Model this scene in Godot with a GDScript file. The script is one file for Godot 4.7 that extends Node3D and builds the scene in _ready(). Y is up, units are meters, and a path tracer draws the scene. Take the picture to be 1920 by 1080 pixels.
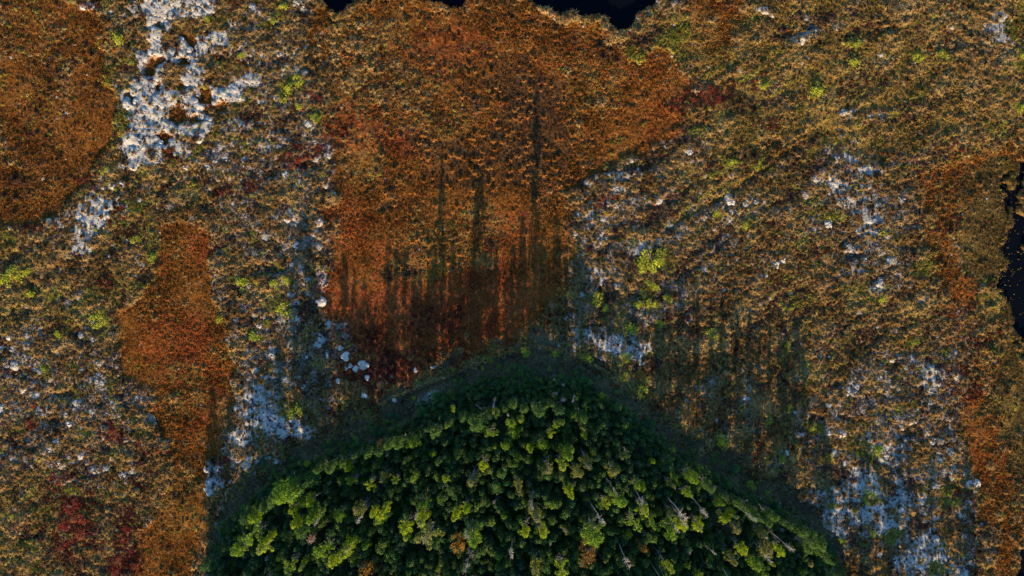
extends Node3D
# A raised bog seen from straight above in low evening sun: sedge lawns, lichen hummocks, black pools and a wooded island.
# North is -z (top of the picture), the survey grid (u east, v south) has its origin in the north-west; one grid unit is U metres.

const U := 0.0625
const EYE := 80.0
const CELL := 0.2
const X0 := -70.0
const Z0 := -44.0
const NX := 701
const NZ := 461

enum {TAN, RUST, RED, PALE, WHITE, LIME, CRIM, OLIVE, LAGG, MUD, FLOOR, WATER, GOLD, MOSS, UMBER, STRAW}
const NT := 16

var weight := PackedFloat32Array()
var height := PackedFloat32Array()
var warp_x := PackedFloat32Array()
var warp_z := PackedFloat32Array()
var rng := RandomNumberGenerator.new()
var used := {}

# palettes, linear reflectance: each kind of cover has three plain tones that its plants and soil mix
var tones := {
	TAN: [Color(0.045, 0.028, 0.014), Color(0.16, 0.096, 0.034), Color(0.32, 0.215, 0.088)],
	RUST: [Color(0.055, 0.022, 0.008), Color(0.21, 0.083, 0.018), Color(0.36, 0.165, 0.045)],
	RED: [Color(0.10, 0.026, 0.012), Color(0.28, 0.07, 0.022), Color(0.38, 0.14, 0.045)],
	PALE: [Color(0.065, 0.058, 0.052), Color(0.20, 0.18, 0.155), Color(0.37, 0.36, 0.335)],
	WHITE: [Color(0.14, 0.155, 0.16), Color(0.32, 0.335, 0.325), Color(0.50, 0.50, 0.46)],
	LIME: [Color(0.08, 0.08, 0.018), Color(0.25, 0.245, 0.045), Color(0.44, 0.42, 0.09)],
	CRIM: [Color(0.042, 0.018, 0.014), Color(0.125, 0.034, 0.024), Color(0.22, 0.08, 0.045)],
	OLIVE: [Color(0.055, 0.038, 0.015), Color(0.11, 0.076, 0.025), Color(0.17, 0.122, 0.042)],
	LAGG: [Color(0.055, 0.044, 0.028), Color(0.11, 0.088, 0.05), Color(0.17, 0.145, 0.075)],
	MUD: [Color(0.016, 0.013, 0.011), Color(0.05, 0.032, 0.018), Color(0.14, 0.068, 0.026)],
	FLOOR: [Color(0.035, 0.032, 0.02), Color(0.06, 0.062, 0.03), Color(0.09, 0.11, 0.045)],
	WATER: [Color(0.015, 0.012, 0.010), Color(0.02, 0.016, 0.012), Color(0.03, 0.022, 0.014)],
	GOLD: [Color(0.10, 0.07, 0.02), Color(0.25, 0.165, 0.04), Color(0.38, 0.28, 0.09)],
	MOSS: [Color(0.08, 0.06, 0.02), Color(0.19, 0.142, 0.042), Color(0.32, 0.25, 0.085)],
	UMBER: [Color(0.026, 0.019, 0.014), Color(0.075, 0.046, 0.030), Color(0.16, 0.095, 0.055)],
	STRAW: [Color(0.11, 0.07, 0.026), Color(0.26, 0.17, 0.062), Color(0.40, 0.285, 0.12)],
}
# how much each cover is domed into hummocks (m), and how high its surface lies
var relief := {TAN: 0.16, RUST: 0.07, RED: 0.08, PALE: 0.22, WHITE: 0.28, LIME: 0.16, CRIM: 0.16, OLIVE: 0.02, LAGG: 0.05, MUD: 0.07, FLOOR: 0.15, WATER: 0.0, GOLD: 0.12, MOSS: 0.15, UMBER: 0.11, STRAW: 0.19}
var level := {TAN: 0.12, RUST: 0.0, RED: 0.02, PALE: 0.16, WHITE: 0.14, LIME: 0.14, CRIM: 0.12, OLIVE: -0.06, LAGG: 0.05, MUD: -0.10, FLOOR: 0.30, WATER: -1.1, GOLD: 0.04, MOSS: 0.10, UMBER: 0.02, STRAW: 0.16}


func _ready():
	rng.seed = 71
	set_camera_sky_and_sun()
	survey()
	build_ground()
	build_water()
	build_forest()
	build_beyond()
	build_undergrowth()
	build_shrubs()
	build_stones()
	build_cover()
	write_labels()
	print("built")


func set_camera_sky_and_sun():
	var cam := Camera3D.new()
	cam.name = "camera"
	add_child(cam)
	cam.position = Vector3(0, EYE, 0)
	cam.rotation_degrees = Vector3(-90, 0, 0)
	cam.fov = rad_to_deg(2.0 * atan(540.0 * U / EYE))
	cam.near = 0.5
	cam.far = 1200.0
	cam.current = true
	var env := Environment.new()
	env.background_mode = Environment.BG_SKY
	var sky := Sky.new()
	var sm := ProceduralSkyMaterial.new()
	sm.sky_top_color = Color(0.27, 0.43, 0.60)
	sm.sky_horizon_color = Color(0.56, 0.65, 0.72)
	sm.sky_curve = 0.16
	sm.ground_bottom_color = Color(0.16, 0.12, 0.08)
	sm.ground_horizon_color = Color(0.5, 0.52, 0.52)
	sm.sun_angle_max = 25.0
	sky.sky_material = sm
	env.sky = sky
	env.background_energy_multiplier = 0.8
	env.tonemap_mode = Environment.TONE_MAPPER_LINEAR
	env.tonemap_exposure = 3.25
	env.sdfgi_enabled = true
	env.ssao_enabled = true
	env.ssil_enabled = true
	var we := WorldEnvironment.new()
	we.name = "world_environment"
	we.environment = env
	add_child(we)
	var sun := DirectionalLight3D.new()
	sun.name = "sun"
	sun.light_color = Color(1.0, 0.84, 0.62)
	sun.light_energy = 1.6
	sun.light_angular_distance = 0.4
	sun.shadow_enabled = true
	add_child(sun)
	sun.rotation_degrees = Vector3(-16.5, 0.0, 0)   # stands in the south, 16.5 degrees up: shadows run north


# ------------------------------------------------------------------ survey of the covers

func noise(kind: int, freq: float, s: int, octaves := 1) -> FastNoiseLite:
	var n := FastNoiseLite.new()
	n.noise_type = kind
	n.frequency = freq
	n.seed = s
	n.fractal_type = FastNoiseLite.FRACTAL_FBM if octaves > 1 else FastNoiseLite.FRACTAL_NONE
	n.fractal_octaves = octaves
	return n


func ground_xz(u: float, v: float) -> Vector2:
	return Vector2((u - 960.0) * U, (v - 540.0) * U)


func lay(kind: int, c: int, a: float):
	var k := c * NT
	for t in NT:
		weight[k + t] *= 1.0 - a
	weight[k + kind] += a


func field(kind: int, share: float, soft: float, pts: Array):
	# a patch with a drawn outline, its edge roughened by the warp of the plants
	var px := PackedFloat32Array()
	var pz := PackedFloat32Array()
	var lo := Vector2(1e9, 1e9)
	var hi := -lo
	for k in range(0, pts.size(), 2):
		var p := ground_xz(pts[k], pts[k + 1])
		px.append(p.x)
		pz.append(p.y)
		lo = lo.min(p)
		hi = hi.max(p)
	var n := px.size()
	var s := soft * U
	var m := s + 2.6
	for j in range(maxi(0, int((lo.y - m - Z0) / CELL)), mini(NZ, int((hi.y + m - Z0) / CELL) + 1)):
		for i in range(maxi(0, int((lo.x - m - X0) / CELL)), mini(NX, int((hi.x + m - X0) / CELL) + 1)):
			var c := j * NX + i
			var edge := 0.4 if soft < 6.0 else 1.6
			var x := X0 + i * CELL + warp_x[c] * edge
			var z := Z0 + j * CELL + warp_z[c] * edge
			var inside := false
			var best := 1e9
			var q := n - 1
			for k in n:
				var ax := px[q]
				var az := pz[q]
				var bx := px[k] - ax
				var bz := pz[k] - az
				var dx := x - ax
				var dz := z - az
				if (pz[k] > z) != (az > z) and x < bx * dz / bz + ax:
					inside = not inside
				var t := clampf((dx * bx + dz * bz) / (bx * bx + bz * bz), 0.0, 1.0)
				dx -= bx * t
				dz -= bz * t
				best = minf(best, dx * dx + dz * dz)
				q = k
			var d := sqrt(best) * (1.0 if inside else -1.0)
			if d > -s:
				lay(kind, c, share * smoothstep(-s, s, d))


func spot(kind: int, u: float, v: float, ru: float, rv: float, deg := 0.0, share := 0.85):
	var p := ground_xz(u, v)
	var r := maxf(ru, rv) * U * 1.5 + 1.0
	var a := ru * U
	var b := rv * U
	var cs := cos(deg_to_rad(deg))
	var sn := sin(deg_to_rad(deg))
	var loose := clampf(minf(a, b) * 0.8, 0.15, 1.0)
	for j in range(maxi(0, int((p.y - r - Z0) / CELL)), mini(NZ, int((p.y + r - Z0) / CELL) + 1)):
		for i in range(maxi(0, int((p.x - r - X0) / CELL)), mini(NX, int((p.x + r - X0) / CELL) + 1)):
			var c := j * NX + i
			var x := X0 + i * CELL + warp_x[c] * loose - p.x
			var z := Z0 + j * CELL + warp_z[c] * loose - p.y
			var e := Vector2((x * cs + z * sn) / a, (z * cs - x * sn) / b).length()
			if e < 1.35:
				lay(kind, c, share * (1.0 - smoothstep(0.7, 1.35, e)))


func track(kind: int, wide: float, share: float, pts: Array):
	for k in range(0, pts.size() - 2, 2):
		var a := Vector2(pts[k], pts[k + 1])
		var b := Vector2(pts[k + 2], pts[k + 3])
		var m := (a + b) / 2.0
		spot(kind, m.x, m.y, a.distance_to(b) / 2.0 + wide * 0.5, wide, rad_to_deg((b - a).angle()), share)


func survey():
	var wn := noise(FastNoiseLite.TYPE_SIMPLEX_SMOOTH, 0.22, 5, 3)
	var wf := noise(FastNoiseLite.TYPE_SIMPLEX_SMOOTH, 1.1, 6, 2)
	var patchy := noise(FastNoiseLite.TYPE_SIMPLEX_SMOOTH, 0.16, 11, 4)
	var patchy2 := noise(FastNoiseLite.TYPE_SIMPLEX_SMOOTH, 0.20, 12, 4)
	var patchy3 := noise(FastNoiseLite.TYPE_SIMPLEX_SMOOTH, 0.13, 13, 4)
	weight.resize(NX * NZ * NT)
	warp_x.resize(NX * NZ)
	warp_z.resize(NX * NZ)
	for j in NZ:
		for i in NX:
			var x := X0 + i * CELL
			var z := Z0 + j * CELL
			var c := j * NX + i
			warp_x[c] = wn.get_noise_2d(x, z) * 1.5 + wf.get_noise_2d(x, z) * 0.45
			warp_z[c] = wn.get_noise_2d(x + 300.0, z) * 1.5 + wf.get_noise_2d(x + 300.0, z) * 0.45
			weight[c * NT + TAN] = 1.0
			# the heath is a patchwork of its own
			lay(MOSS, c, 0.75 * smoothstep(0.08, 0.30, patchy.get_noise_2d(x, z)))
			lay(CRIM, c, 0.5 * smoothstep(0.22, 0.42, patchy2.get_noise_2d(x, z)))
			lay(PALE, c, 0.6 * smoothstep(0.18, 0.40, patchy3.get_noise_2d(x, z)))
	# --- broad zones
	field(GOLD, 0.78, 40, [1230, 30, 1500, -60, 1800, -60, 1990, 120, 1990, 260, 1800, 270, 1600, 300, 1480, 330, 1350, 400, 1280, 300, 1330, 180])
	field(STRAW, 0.6, 30, [1580, -60, 1990, -60, 1990, 240, 1880, 220, 1760, 150, 1660, 60])
	field(PALE, 0.62, 40, [430, 60, 600, -40, 600, 200, 640, 330, 620, 420, 590, 700, 470, 840, 440, 640, 400, 440, 420, 330, 300, 330, 470, 220])
	field(PALE, 0.75, 40, [-80, 560, 140, 600, 260, 700, 330, 760, 300, 860, 180, 880, -80, 900])
	field(MOSS, 0.8, 25, [-80, 450, 40, 460, 130, 540, 210, 590, 190, 630, 80, 610, -80, 640])
	field(MOSS, 0.6, 30, [-80, 880, 60, 900, 130, 1000, 120, 1200, -80, 1200])
	field(TAN, 0.7, 40, [1220, 420, 1560, 420, 1680, 600, 1600, 740, 1500, 760, 1230, 760])
	field(MOSS, 0.5, 40, [1500, 560, 1740, 560, 1780, 680, 1640, 700, 1520, 760])
	# --- rust sedge lawns
	field(RUST, 0.97, 3, [-120, 0, 60, -60, 120, -10, 150, 20, 197, 43, 202, 67, 196, 90, 198, 133, 216, 183, 219, 233, 213, 267, 187, 307, 160, 353, 143, 366, 110, 403, 67, 432, 0, 420, -120, 440])
	field(RUST, 0.95, 5, [300, 425, 345, 412, 385, 425, 392, 480, 405, 560, 438, 640, 441, 740, 408, 860, 388, 950, 392, 1000, 350, 1140, 240, 1140, 262, 1000, 300, 960, 330, 880, 300, 800, 240, 740, 220, 640, 225, 590, 262, 560, 300, 500])
	field(RUST, 0.97, 14, [590, 20, 640, 40, 700, 5, 770, -60, 980, -60, 985, 20, 1080, 45, 1165, 80, 1230, 95, 1295, 165, 1282, 235, 1200, 285, 1132, 320, 1085, 365, 1068, 480, 1040, 575, 1010, 620, 920, 652, 790, 690, 700, 725, 625, 700, 603, 620, 606, 500, 622, 400, 634, 300, 640, 200, 600, 130, 570, 60])
	field(RUST, 0.9, 14, [1290, 90, 1285, -60, 1385, -60, 1380, 40, 1350, 95])
	field(RUST, 0.85, 14, [1720, 330, 1800, 285, 1990, 250, 1990, 300, 1880, 300, 1830, 330, 1790, 420, 1820, 520, 1815, 600, 1835, 700, 1870, 800, 1905, 900, 1930, 1140, 1850, 1140, 1850, 960, 1800, 850, 1770, 700, 1770, 560, 1730, 440])
	field(OLIVE, 0.9, 16, [1800, 330, 1850, 300, 1905, 275, 1990, 262, 1990, 800, 1900, 830, 1850, 760, 1840, 690, 1858, 640, 1868, 590, 1830, 560, 1815, 500, 1800, 420])
	field(OLIVE, 0.8, 8, [1840, 700, 1990, 720, 1990, 1140, 1925, 1140, 1905, 900, 1860, 800])
	spot(GOLD, 1855, 560, 26, 40, 0, 0.9)
	spot(GOLD, 1880, 760, 22, 40, 0, 0.6)
	# --- red flushes in the lawns
	for s in [[650, 240, 60, 40], [700, 260, 70, 30], [770, 270, 70, 22], [650, 420, 40, 60], [640, 560, 40, 70], [760, 600, 90, 60], [850, 590, 30, 90], [945, 440, 60, 55], [930, 560, 60, 80], [735, 520, 40, 80], [670, 660, 60, 50], [1090, 120, 70, 40], [1180, 130, 60, 35], [1240, 230, 50, 50], [330, 640, 60, 60], [370, 720, 50, 90], [1750, 330, 60, 30], [1790, 560, 30, 60], [1820, 700, 40, 60], [1850, 860, 40, 60], [1320, 165, 45, 26], [1320, 20, 50, 50], [380, 460, 30, 30], [820, 90, 90, 40], [700, 90, 60, 60]]:
		spot(RED, s[0], s[1], s[2], s[3], 0, 0.5 if s[0] < 1000 else 0.3)
	for s in [[1100, 160, 60, 60], [820, 240, 60, 40], [900, 440, 50, 60], [790, 470, 60, 60], [350, 730, 40, 60], [680, 300, 40, 60], [700, 70, 80, 50], [1310, 50, 40, 40], [730, 160, 90, 40], [340, 940, 50, 60]]:
		spot(GOLD, s[0], s[1], s[2], s[3], 0, 0.35)
	field(RED, 0.5, 45, [600, 530, 760, 540, 1000, 500, 1060, 560, 930, 660, 700, 740, 590, 700])
	spot(UMBER, 130, 180, 70, 110, 0, 0.14)
	spot(TAN, 60, 120, 90, 140, 0, 0.14)
	spot(UMBER, 60, 330, 90, 70, 0, 0.12)
	spot(STRAW, 40, 60, 70, 60, 0, 0.16)
	spot(STRAW, 700, 130, 110, 80, 0, 0.2)
	spot(UMBER, 780, 200, 120, 60, 0, 0.15)
	# --- bare peat between the tufts in the wet middle
	for s in [[980, 170, 70, 60, 0.8], [1000, 245, 80, 95, 0.92], [930, 300, 90, 60, 0.8], [850, 310, 60, 50, 0.75], [860, 110, 90, 40, 0.45], [800, 265, 60, 18, 0.45], [960, 90, 60, 40, 0.35], [840, 420, 70, 60, 0.35], [770, 440, 40, 60, 0.35], [1020, 330, 40, 60, 0.75], [870, 180, 30, 16, 0.6]]:
		spot(MUD, s[0], s[1], s[2], s[3], 0, s[4] * 0.85)
	var wet := noise(FastNoiseLite.TYPE_SIMPLEX_SMOOTH, 0.42, 85, 3)
	for j in NZ:
		for i in NX:
			var c := j * NX + i
			var x := X0 + i * CELL
			var z := Z0 + j * CELL
			var lawn := weight[c * NT + RUST] + weight[c * NT + RED]
			if lawn > 0.3 and x > -20.0 and x < 16.0:
				lay(MUD, c, lawn * 0.75 * smoothstep(0.12, 0.4, wet.get_noise_2d(x, z)) * smoothstep(-4.0, -14.0, z))
	for s in [[1005, 165, 14, 20], [1030, 195, 24, 8], [933, 175, 10, 16], [870, 178, 16, 9], [800, 30, 16, 10], [985, 205, 16, 14], [730, 385, 16, 12], [770, 505, 22, 12], [728, 510, 12, 14], [1000, 220, 8, 40], [995, 150, 26, 8], [800, 262, 26, 9]]:
		spot(MUD, s[0], s[1], s[2], s[3], 0, 0.95)
	# --- white reindeer lichen
	field(WHITE, 0.92, 4, [268, -40, 420, -60, 405, 10, 385, 38, 330, 40, 322, 62, 345, 78, 400, 70, 422, 60, 436, 72, 425, 92, 375, 110, 372, 125, 400, 128, 445, 150, 462, 132, 490, 140, 487, 162, 455, 172, 470, 196, 395, 196, 390, 215, 405, 240, 385, 262, 340, 262, 348, 290, 305, 300, 255, 320, 234, 280, 240, 232, 222, 180, 240, 165, 268, 148, 258, 100, 285, 72, 272, 30])
	field(WHITE, 0.9, 6, [150, 395, 205, 358, 240, 352, 235, 392, 205, 420, 185, 480, 160, 470, 120, 470, 140, 430])
	field(WHITE, 0.6, 5, [75, 428, 120, 402, 170, 365, 185, 330, 198, 330, 180, 370, 120, 425, 90, 440])
	for s in [[317, 77, 11, 14], [355, 82, 15, 20], [272, 82, 12, 16], [295, 116, 18, 12], [285, 132, 12, 10], [332, 142, 20, 22], [300, 165, 6, 9], [410, 152, 26, 14], [382, 180, 15, 14], [247, 182, 14, 10], [330, 212, 16, 16], [352, 226, 30, 12], [387, 207, 8, 10], [420, 205, 18, 14], [312, 258, 13, 9], [338, 262, 10, 8], [317, 288, 15, 12], [345, 160, 12, 8], [300, 50, 9, 7], [365, 52, 18, 10], [470, 172, 14, 12], [410, 100, 16, 12], [345, 118, 10, 10]]:
		spot(RUST if fmod(s[0], 3.0) < 2.0 else TAN, s[0], s[1], s[2], s[3], 0, 0.95)
	for s in [[440, 95, 44, 12], [455, 60, 30, 14], [480, 30, 26, 14], [470, 110, 22, 14], [440, 240, 26, 10], [535, 85, 8, 26], [545, 100, 18, 8], [520, 125, 30, 9], [560, 135, 14, 10], [512, 222, 10, 14], [500, 262, 9, 22], [580, 340, 10, 14], [598, 445, 8, 20], [605, 520, 8, 30], [560, 320, 12, 8], [400, 290, 20, 10], [350, 288, 16, 14], [275, 350, 24, 9], [265, 15, 20, 10], [165, 18, 20, 5], [610, 280, 14, 10]]:
		spot(WHITE, s[0], s[1], s[2], s[3], 0, 0.5)
	# --- pale hummock fields
	for s in [[1180, 330, 50, 22, -40, 0.9], [1130, 390, 50, 40, 0, 0.8], [1190, 390, 50, 30, 0, 0.85], [1110, 440, 30, 40, 0, 0.6], [1170, 460, 50, 40, 0, 0.7], [1260, 390, 50, 30, -30, 0.7], [1310, 290, 30, 20, 0, 0.5], [1300, 440, 60, 40, 0, 0.65], [1130, 560, 60, 60, 0, 0.75], [1240, 480, 110, 110, 0, 0.5], [1330, 430, 80, 60, 0, 0.45], [1600, 420, 110, 120, 0, 0.4], [1200, 560, 60, 50, 0, 0.65], [1150, 640, 60, 50, 0, 0.8], [1420, 390, 60, 30, 0, 0.55], [1560, 325, 50, 26, 0, 0.9], [1620, 325, 45, 24, 10, 0.9], [1570, 350, 30, 16, 0, 0.8], [1590, 385, 40, 26, 0, 0.85], [1640, 410, 50, 40, 0, 0.85], [1680, 400, 40, 40, 0, 0.7], [1620, 450, 40, 40, 0, 0.8], [1600, 500, 40, 30, 20, 0.75], [1670, 510, 50, 40, 30, 0.7], [1700, 550, 30, 20, 30, 0.6], [1640, 220, 60, 10, -20, 0.35], [1590, 215, 18, 10, 0, 0.7], [1500, 60, 60, 20, 0, 0.35], [1870, 70, 30, 40, 0, 0.8], [1690, 700, 90, 50, 0, 0.75], [1760, 730, 50, 60, 0, 0.8], [1620, 760, 90, 60, 0, 0.75], [1530, 790, 60, 40, 0, 0.7], [1700, 820, 90, 70, 0, 0.85], [1600, 880, 90, 70, 0, 0.85], [1760, 880, 60, 70, 0, 0.7], [1650, 960, 130, 80, 20, 0.85], [1750, 1030, 90, 80, 30, 0.85], [1560, 980, 60, 50, 0, 0.7], [1800, 640, 30, 60, 0, 0.3], [1800, 560, 0.1, 0.1, 0, 0.0], [500, 620, 60, 60, 0, 0.6], [520, 700, 70, 60, 0, 0.8], [490, 780, 60, 60, 0, 0.85], [450, 840, 40, 50, 0, 0.85], [620, 650, 40, 50, 0, 0.6], [590, 740, 60, 40, 0, 0.5], [550, 440, 60, 60, 0, 0.35], [405, 890, 16, 24, 0, 0.9], [120, 780, 90, 60, 0, 0.55], [230, 760, 50, 50, 0, 0.6], [60, 640, 90, 40, 0, 0.5], [20, 820, 60, 60, 0, 0.5]]:
		spot(PALE, s[0], s[1], s[2], s[3], s[4], s[5])
	for s in [[1205, 460, 24, 14], [1165, 330, 30, 8], [1140, 415, 18, 10], [1110, 400, 8, 22], [1135, 520, 14, 14], [1155, 640, 40, 22], [1200, 655, 16, 14], [1130, 650, 18, 12], [1620, 325, 22, 12], [1560, 340, 16, 9], [1570, 352, 14, 12], [1595, 380, 20, 12], [1630, 405, 18, 10], [1620, 430, 16, 8], [1590, 470, 9, 14], [1605, 510, 14, 9], [1650, 540, 9, 16], [1880, 60, 10, 26], [1860, 50, 12, 10], [1590, 215, 12, 9], [1740, 690, 16, 14], [1740, 715, 20, 12], [1660, 845, 40, 16], [1600, 920, 50, 16], [1640, 960, 34, 22], [1700, 940, 24, 20], [1580, 960, 40, 16], [1560, 1000, 30, 14], [1660, 990, 30, 14], [1740, 1030, 34, 26], [1700, 1060, 30, 20], [1780, 1070, 30, 22], [1620, 900, 20, 30], [490, 770, 40, 34], [470, 740, 18, 18], [450, 820, 24, 14], [520, 800, 40, 14], [575, 808, 18, 9], [500, 860, 24, 9], [403, 885, 10, 10], [405, 902, 16, 10], [400, 916, 9, 6], [1870, 30, 10, 9], [550, 600, 20, 10], [600, 640, 10, 14], [1480, 645, 0.1, 0.1], [1290, 593, 8, 9], [1270, 290, 0.1, 0.1], [1430, 20, 16, 6], [1500, 70, 14, 10], [1520, 60, 12, 8]]:
		spot(WHITE, s[0], s[1], s[2] * 1.1, s[3] * 1.1, 0, 0.76)
	# --- crimson shrub flushes
	for s in [[140, 960, 34, 34], [130, 1020, 36, 26], [160, 1000, 30, 30], [240, 1010, 18, 36], [225, 1060, 22, 30], [255, 1050, 14, 30], [215, 812, 18, 14], [210, 790, 12, 8], [225, 825, 12, 12], [290, 850, 36, 7], [280, 860, 16, 8], [100, 905, 26, 12], [140, 890, 22, 8], [235, 960, 28, 14], [260, 900, 20, 10], [600, 178, 10, 8], [560, 295, 28, 22], [600, 285, 14, 14], [320, 290, 10, 9], [470, 355, 24, 14], [420, 360, 20, 10], [420, 865, 18, 10], [1130, 375, 24, 18], [1300, 190, 50, 22], [1350, 180, 30, 12], [1390, 160, 30, 12], [1540, 470, 30, 12], [1770, 430, 30, 16], [1560, 570, 30, 14], [1330, 590, 40, 30], [1310, 620, 20, 20], [1260, 600, 20, 30], [1800, 720, 30, 40], [0, 870, 12, 12], [66, 790, 16, 10], [65, 760, 14, 10], [720, 690, 50, 30], [690, 640, 40, 30], [820, 600, 60, 30], [60, 430, 30, 8], [160, 340, 20, 6], [1440, 230, 30, 14]]:
		spot(CRIM, s[0], s[1], s[2], s[3], 0, 0.55 if s[0] < 600 else 0.32)
	# --- lime bog shrubs and wet moss
	for s in [[20, 518, 34, 16], [50, 545, 34, 14], [100, 550, 20, 9], [190, 600, 18, 16], [165, 605, 30, 14], [115, 625, 14, 8], [340, 350, 30, 20], [280, 370, 34, 18], [260, 390, 20, 14], [290, 460, 14, 8], [550, 160, 18, 18], [530, 170, 12, 14], [215, 80, 12, 9], [210, 140, 10, 26], [228, 235, 10, 22], [235, 215, 12, 7], [520, 15, 16, 14], [500, 45, 12, 8], [590, 220, 14, 8], [1215, 490, 24, 18], [1240, 480, 20, 24], [1280, 60, 14, 16], [1250, 80, 20, 22], [1190, 100, 18, 22], [1530, 175, 18, 10], [1430, 160, 12, 9], [1590, 118, 30, 14], [1715, 110, 16, 10], [1765, 108, 16, 10], [1600, 80, 16, 8], [1310, 250, 16, 10], [1370, 305, 22, 12], [1420, 310, 20, 14], [1340, 330, 16, 9], [1910, 110, 16, 20], [1900, 40, 16, 30], [1910, 205, 12, 9], [1330, 370, 40, 10], [1400, 420, 30, 12], [1160, 560, 26, 24], [1220, 560, 20, 24], [1180, 610, 26, 20], [1100, 660, 26, 9], [1170, 685, 18, 12], [1120, 690, 26, 10], [1200, 710, 16, 18], [1560, 410, 24, 10], [1730, 500, 24, 14], [1600, 540, 24, 14], [1630, 560, 20, 8], [1700, 640, 16, 8], [1520, 800, 20, 12], [1610, 840, 20, 16], [1640, 850, 14, 14], [1690, 760, 24, 8], [1590, 820, 30, 20], [1780, 910, 26, 18], [1770, 930, 20, 20], [1630, 935, 18, 18], [1670, 1000, 14, 12], [1660, 1010, 16, 10], [1760, 1065, 18, 14], [450, 525, 20, 9], [520, 560, 20, 20], [530, 580, 14, 10], [480, 630, 18, 6], [520, 500, 20, 9], [470, 520, 14, 10], [540, 770, 14, 18], [560, 760, 18, 12], [160, 810, 14, 8], [265, 810, 16, 10], [150, 740, 14, 8], [85, 690, 14, 8], [20, 970, 14, 8], [60, 1020, 24, 14], [140, 915, 20, 7], [420, 115, 12, 8], [392, 36, 9, 6]]:
		spot(LIME if s[2] < 25 else MOSS, s[0], s[1], s[2], s[3], 0, 0.62)
	# --- dark wet hollows
	for s in [[25, 485, 26, 16], [210, 110, 10, 16], [1490, 60, 40, 9], [1630, 62, 60, 8], [1770, 80, 26, 20], [1230, 465, 14, 10], [1245, 380, 30, 7], [1440, 270, 26, 10], [1450, 275, 20, 9], [580, 310, 26, 7], [1540, 250, 40, 7], [420, 105, 22, 7], [505, 505, 40, 10], [1290, 230, 30, 12], [1350, 340, 20, 8], [1600, 483, 18, 7], [55, 1005, 14, 14], [1340, 380, 24, 6], [40, 585, 14, 14], [610, 355, 10, 10]]:
		spot(MUD, s[0], s[1], s[2], s[3], -8 if s[0] > 1200 else 0, 0.6)
	# --- the heath breaks up into dark heather, straw tussocks and pale or green specks
	var m1 := noise(FastNoiseLite.TYPE_SIMPLEX_SMOOTH, 0.20, 81, 4)
	var m2 := noise(FastNoiseLite.TYPE_SIMPLEX_SMOOTH, 0.24, 82, 4)
	var m3 := noise(FastNoiseLite.TYPE_SIMPLEX_SMOOTH, 0.3, 83, 4)
	var m4 := noise(FastNoiseLite.TYPE_SIMPLEX_SMOOTH, 0.33, 84, 4)
	for j in NZ:
		for i in NX:
			var c := j * NX + i
			var k := c * NT
			var heath := weight[k + TAN] + weight[k + PALE] + weight[k + MOSS] + weight[k + GOLD] * 0.7 + (weight[k + RUST] + weight[k + RED]) * 0.07 * smoothstep(-8.0, -16.0, Z0 + j * CELL) + weight[k + WHITE] * 0.08
			if heath < 0.03:
				continue
			# in the north-east the growth is combed along the old tracks
			var x := X0 + i * CELL
			var z := Z0 + j * CELL
			var e := smoothstep(10.0, 25.0, x) * smoothstep(8.0, -4.0, z)
			var a := (x * 0.85 - z * 0.53) * lerpf(1.0, 0.5, e)
			var b := (x * 0.53 + z * 0.85) * lerpf(1.0, 1.25, e)
			lay(UMBER, c, heath * 0.65 * smoothstep(0.12, 0.36, m1.get_noise_2d(a, b)))
			lay(STRAW, c, heath * 0.65 * smoothstep(0.08, 0.32, m2.get_noise_2d(a, b)))
			lay(PALE, c, heath * heath * 0.5 * smoothstep(0.20, 0.42, m3.get_noise_2d(a, b)))
			lay(LIME, c, heath * 0.45 * smoothstep(0.30, 0.46, m4.get_noise_2d(a, b)))
	# --- old tracks across the heath
	track(GOLD, 5, 0.8, [1240, 440, 1320, 382, 1400, 335, 1490, 275, 1570, 225, 1680, 180])
	track(RUST, 4, 0.8, [1300, 400, 1360, 368, 1430, 320, 1500, 265])
	track(MUD, 2.2, 0.5, [1250, 420, 1310, 380, 1400, 322, 1480, 268, 1540, 235])
	track(MUD, 2.0, 0.4, [1310, 395, 1380, 356, 1440, 312])
	track(MUD, 2.0, 0.6, [310, 850, 340, 880, 370, 900])
	track(MUD, 2.0, 0.5, [300, 925, 340, 922, 385, 915])
	track(MUD, 2.0, 0.5, [120, 910, 200, 880, 240, 868])
	# --- the wet moat round the island, and the island
	field(LAGG, 0.95, 10, [330, 1160, 392, 1000, 420, 950, 440, 905, 520, 850, 620, 815, 700, 770, 740, 725, 830, 690, 930, 655, 1010, 625, 1060, 655, 1120, 690, 1190, 740, 1240, 790, 1330, 840, 1480, 900, 1560, 980, 1590, 1160])
	field(CRIM, 0.5, 14, [640, 700, 700, 720, 740, 700, 820, 670, 900, 650, 880, 640, 760, 670, 690, 690])
	track(MUD, 3.0, 0.6, [760, 745, 840, 712, 920, 680, 1000, 660, 1080, 675, 1150, 720])
	track(MOSS, 4.0, 0.5, [780, 720, 850, 690, 930, 660, 1010, 640])
	track(STRAW, 2.2, 0.85, [700, 765, 760, 733, 840, 702, 920, 670, 1000, 649, 1070, 662, 1140, 700, 1190, 745])
	field(WHITE, 0.5, 4, [780, 745, 800, 735, 830, 732, 835, 742, 800, 757, 778, 757])
	field(FLOOR, 0.97, 12, forest_edge())
	# --- black pools
	field(STRAW, 0.6, 7, [975, -90, 975, 4, 1000, 24, 1060, 34, 1110, 40, 1130, 46, 1145, 58, 1165, 70, 1190, 60, 1202, 36, 1236, 14, 1250, -90])
	field(STRAW, 0.6, 7, [591, -90, 593, 14, 620, 36, 650, 28, 678, 2, 700, -90])
	field(STRAW, 0.4, 7, [765, -90, 780, 8, 830, 10, 844, 25, 866, 24, 884, 0, 890, -90])
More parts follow.
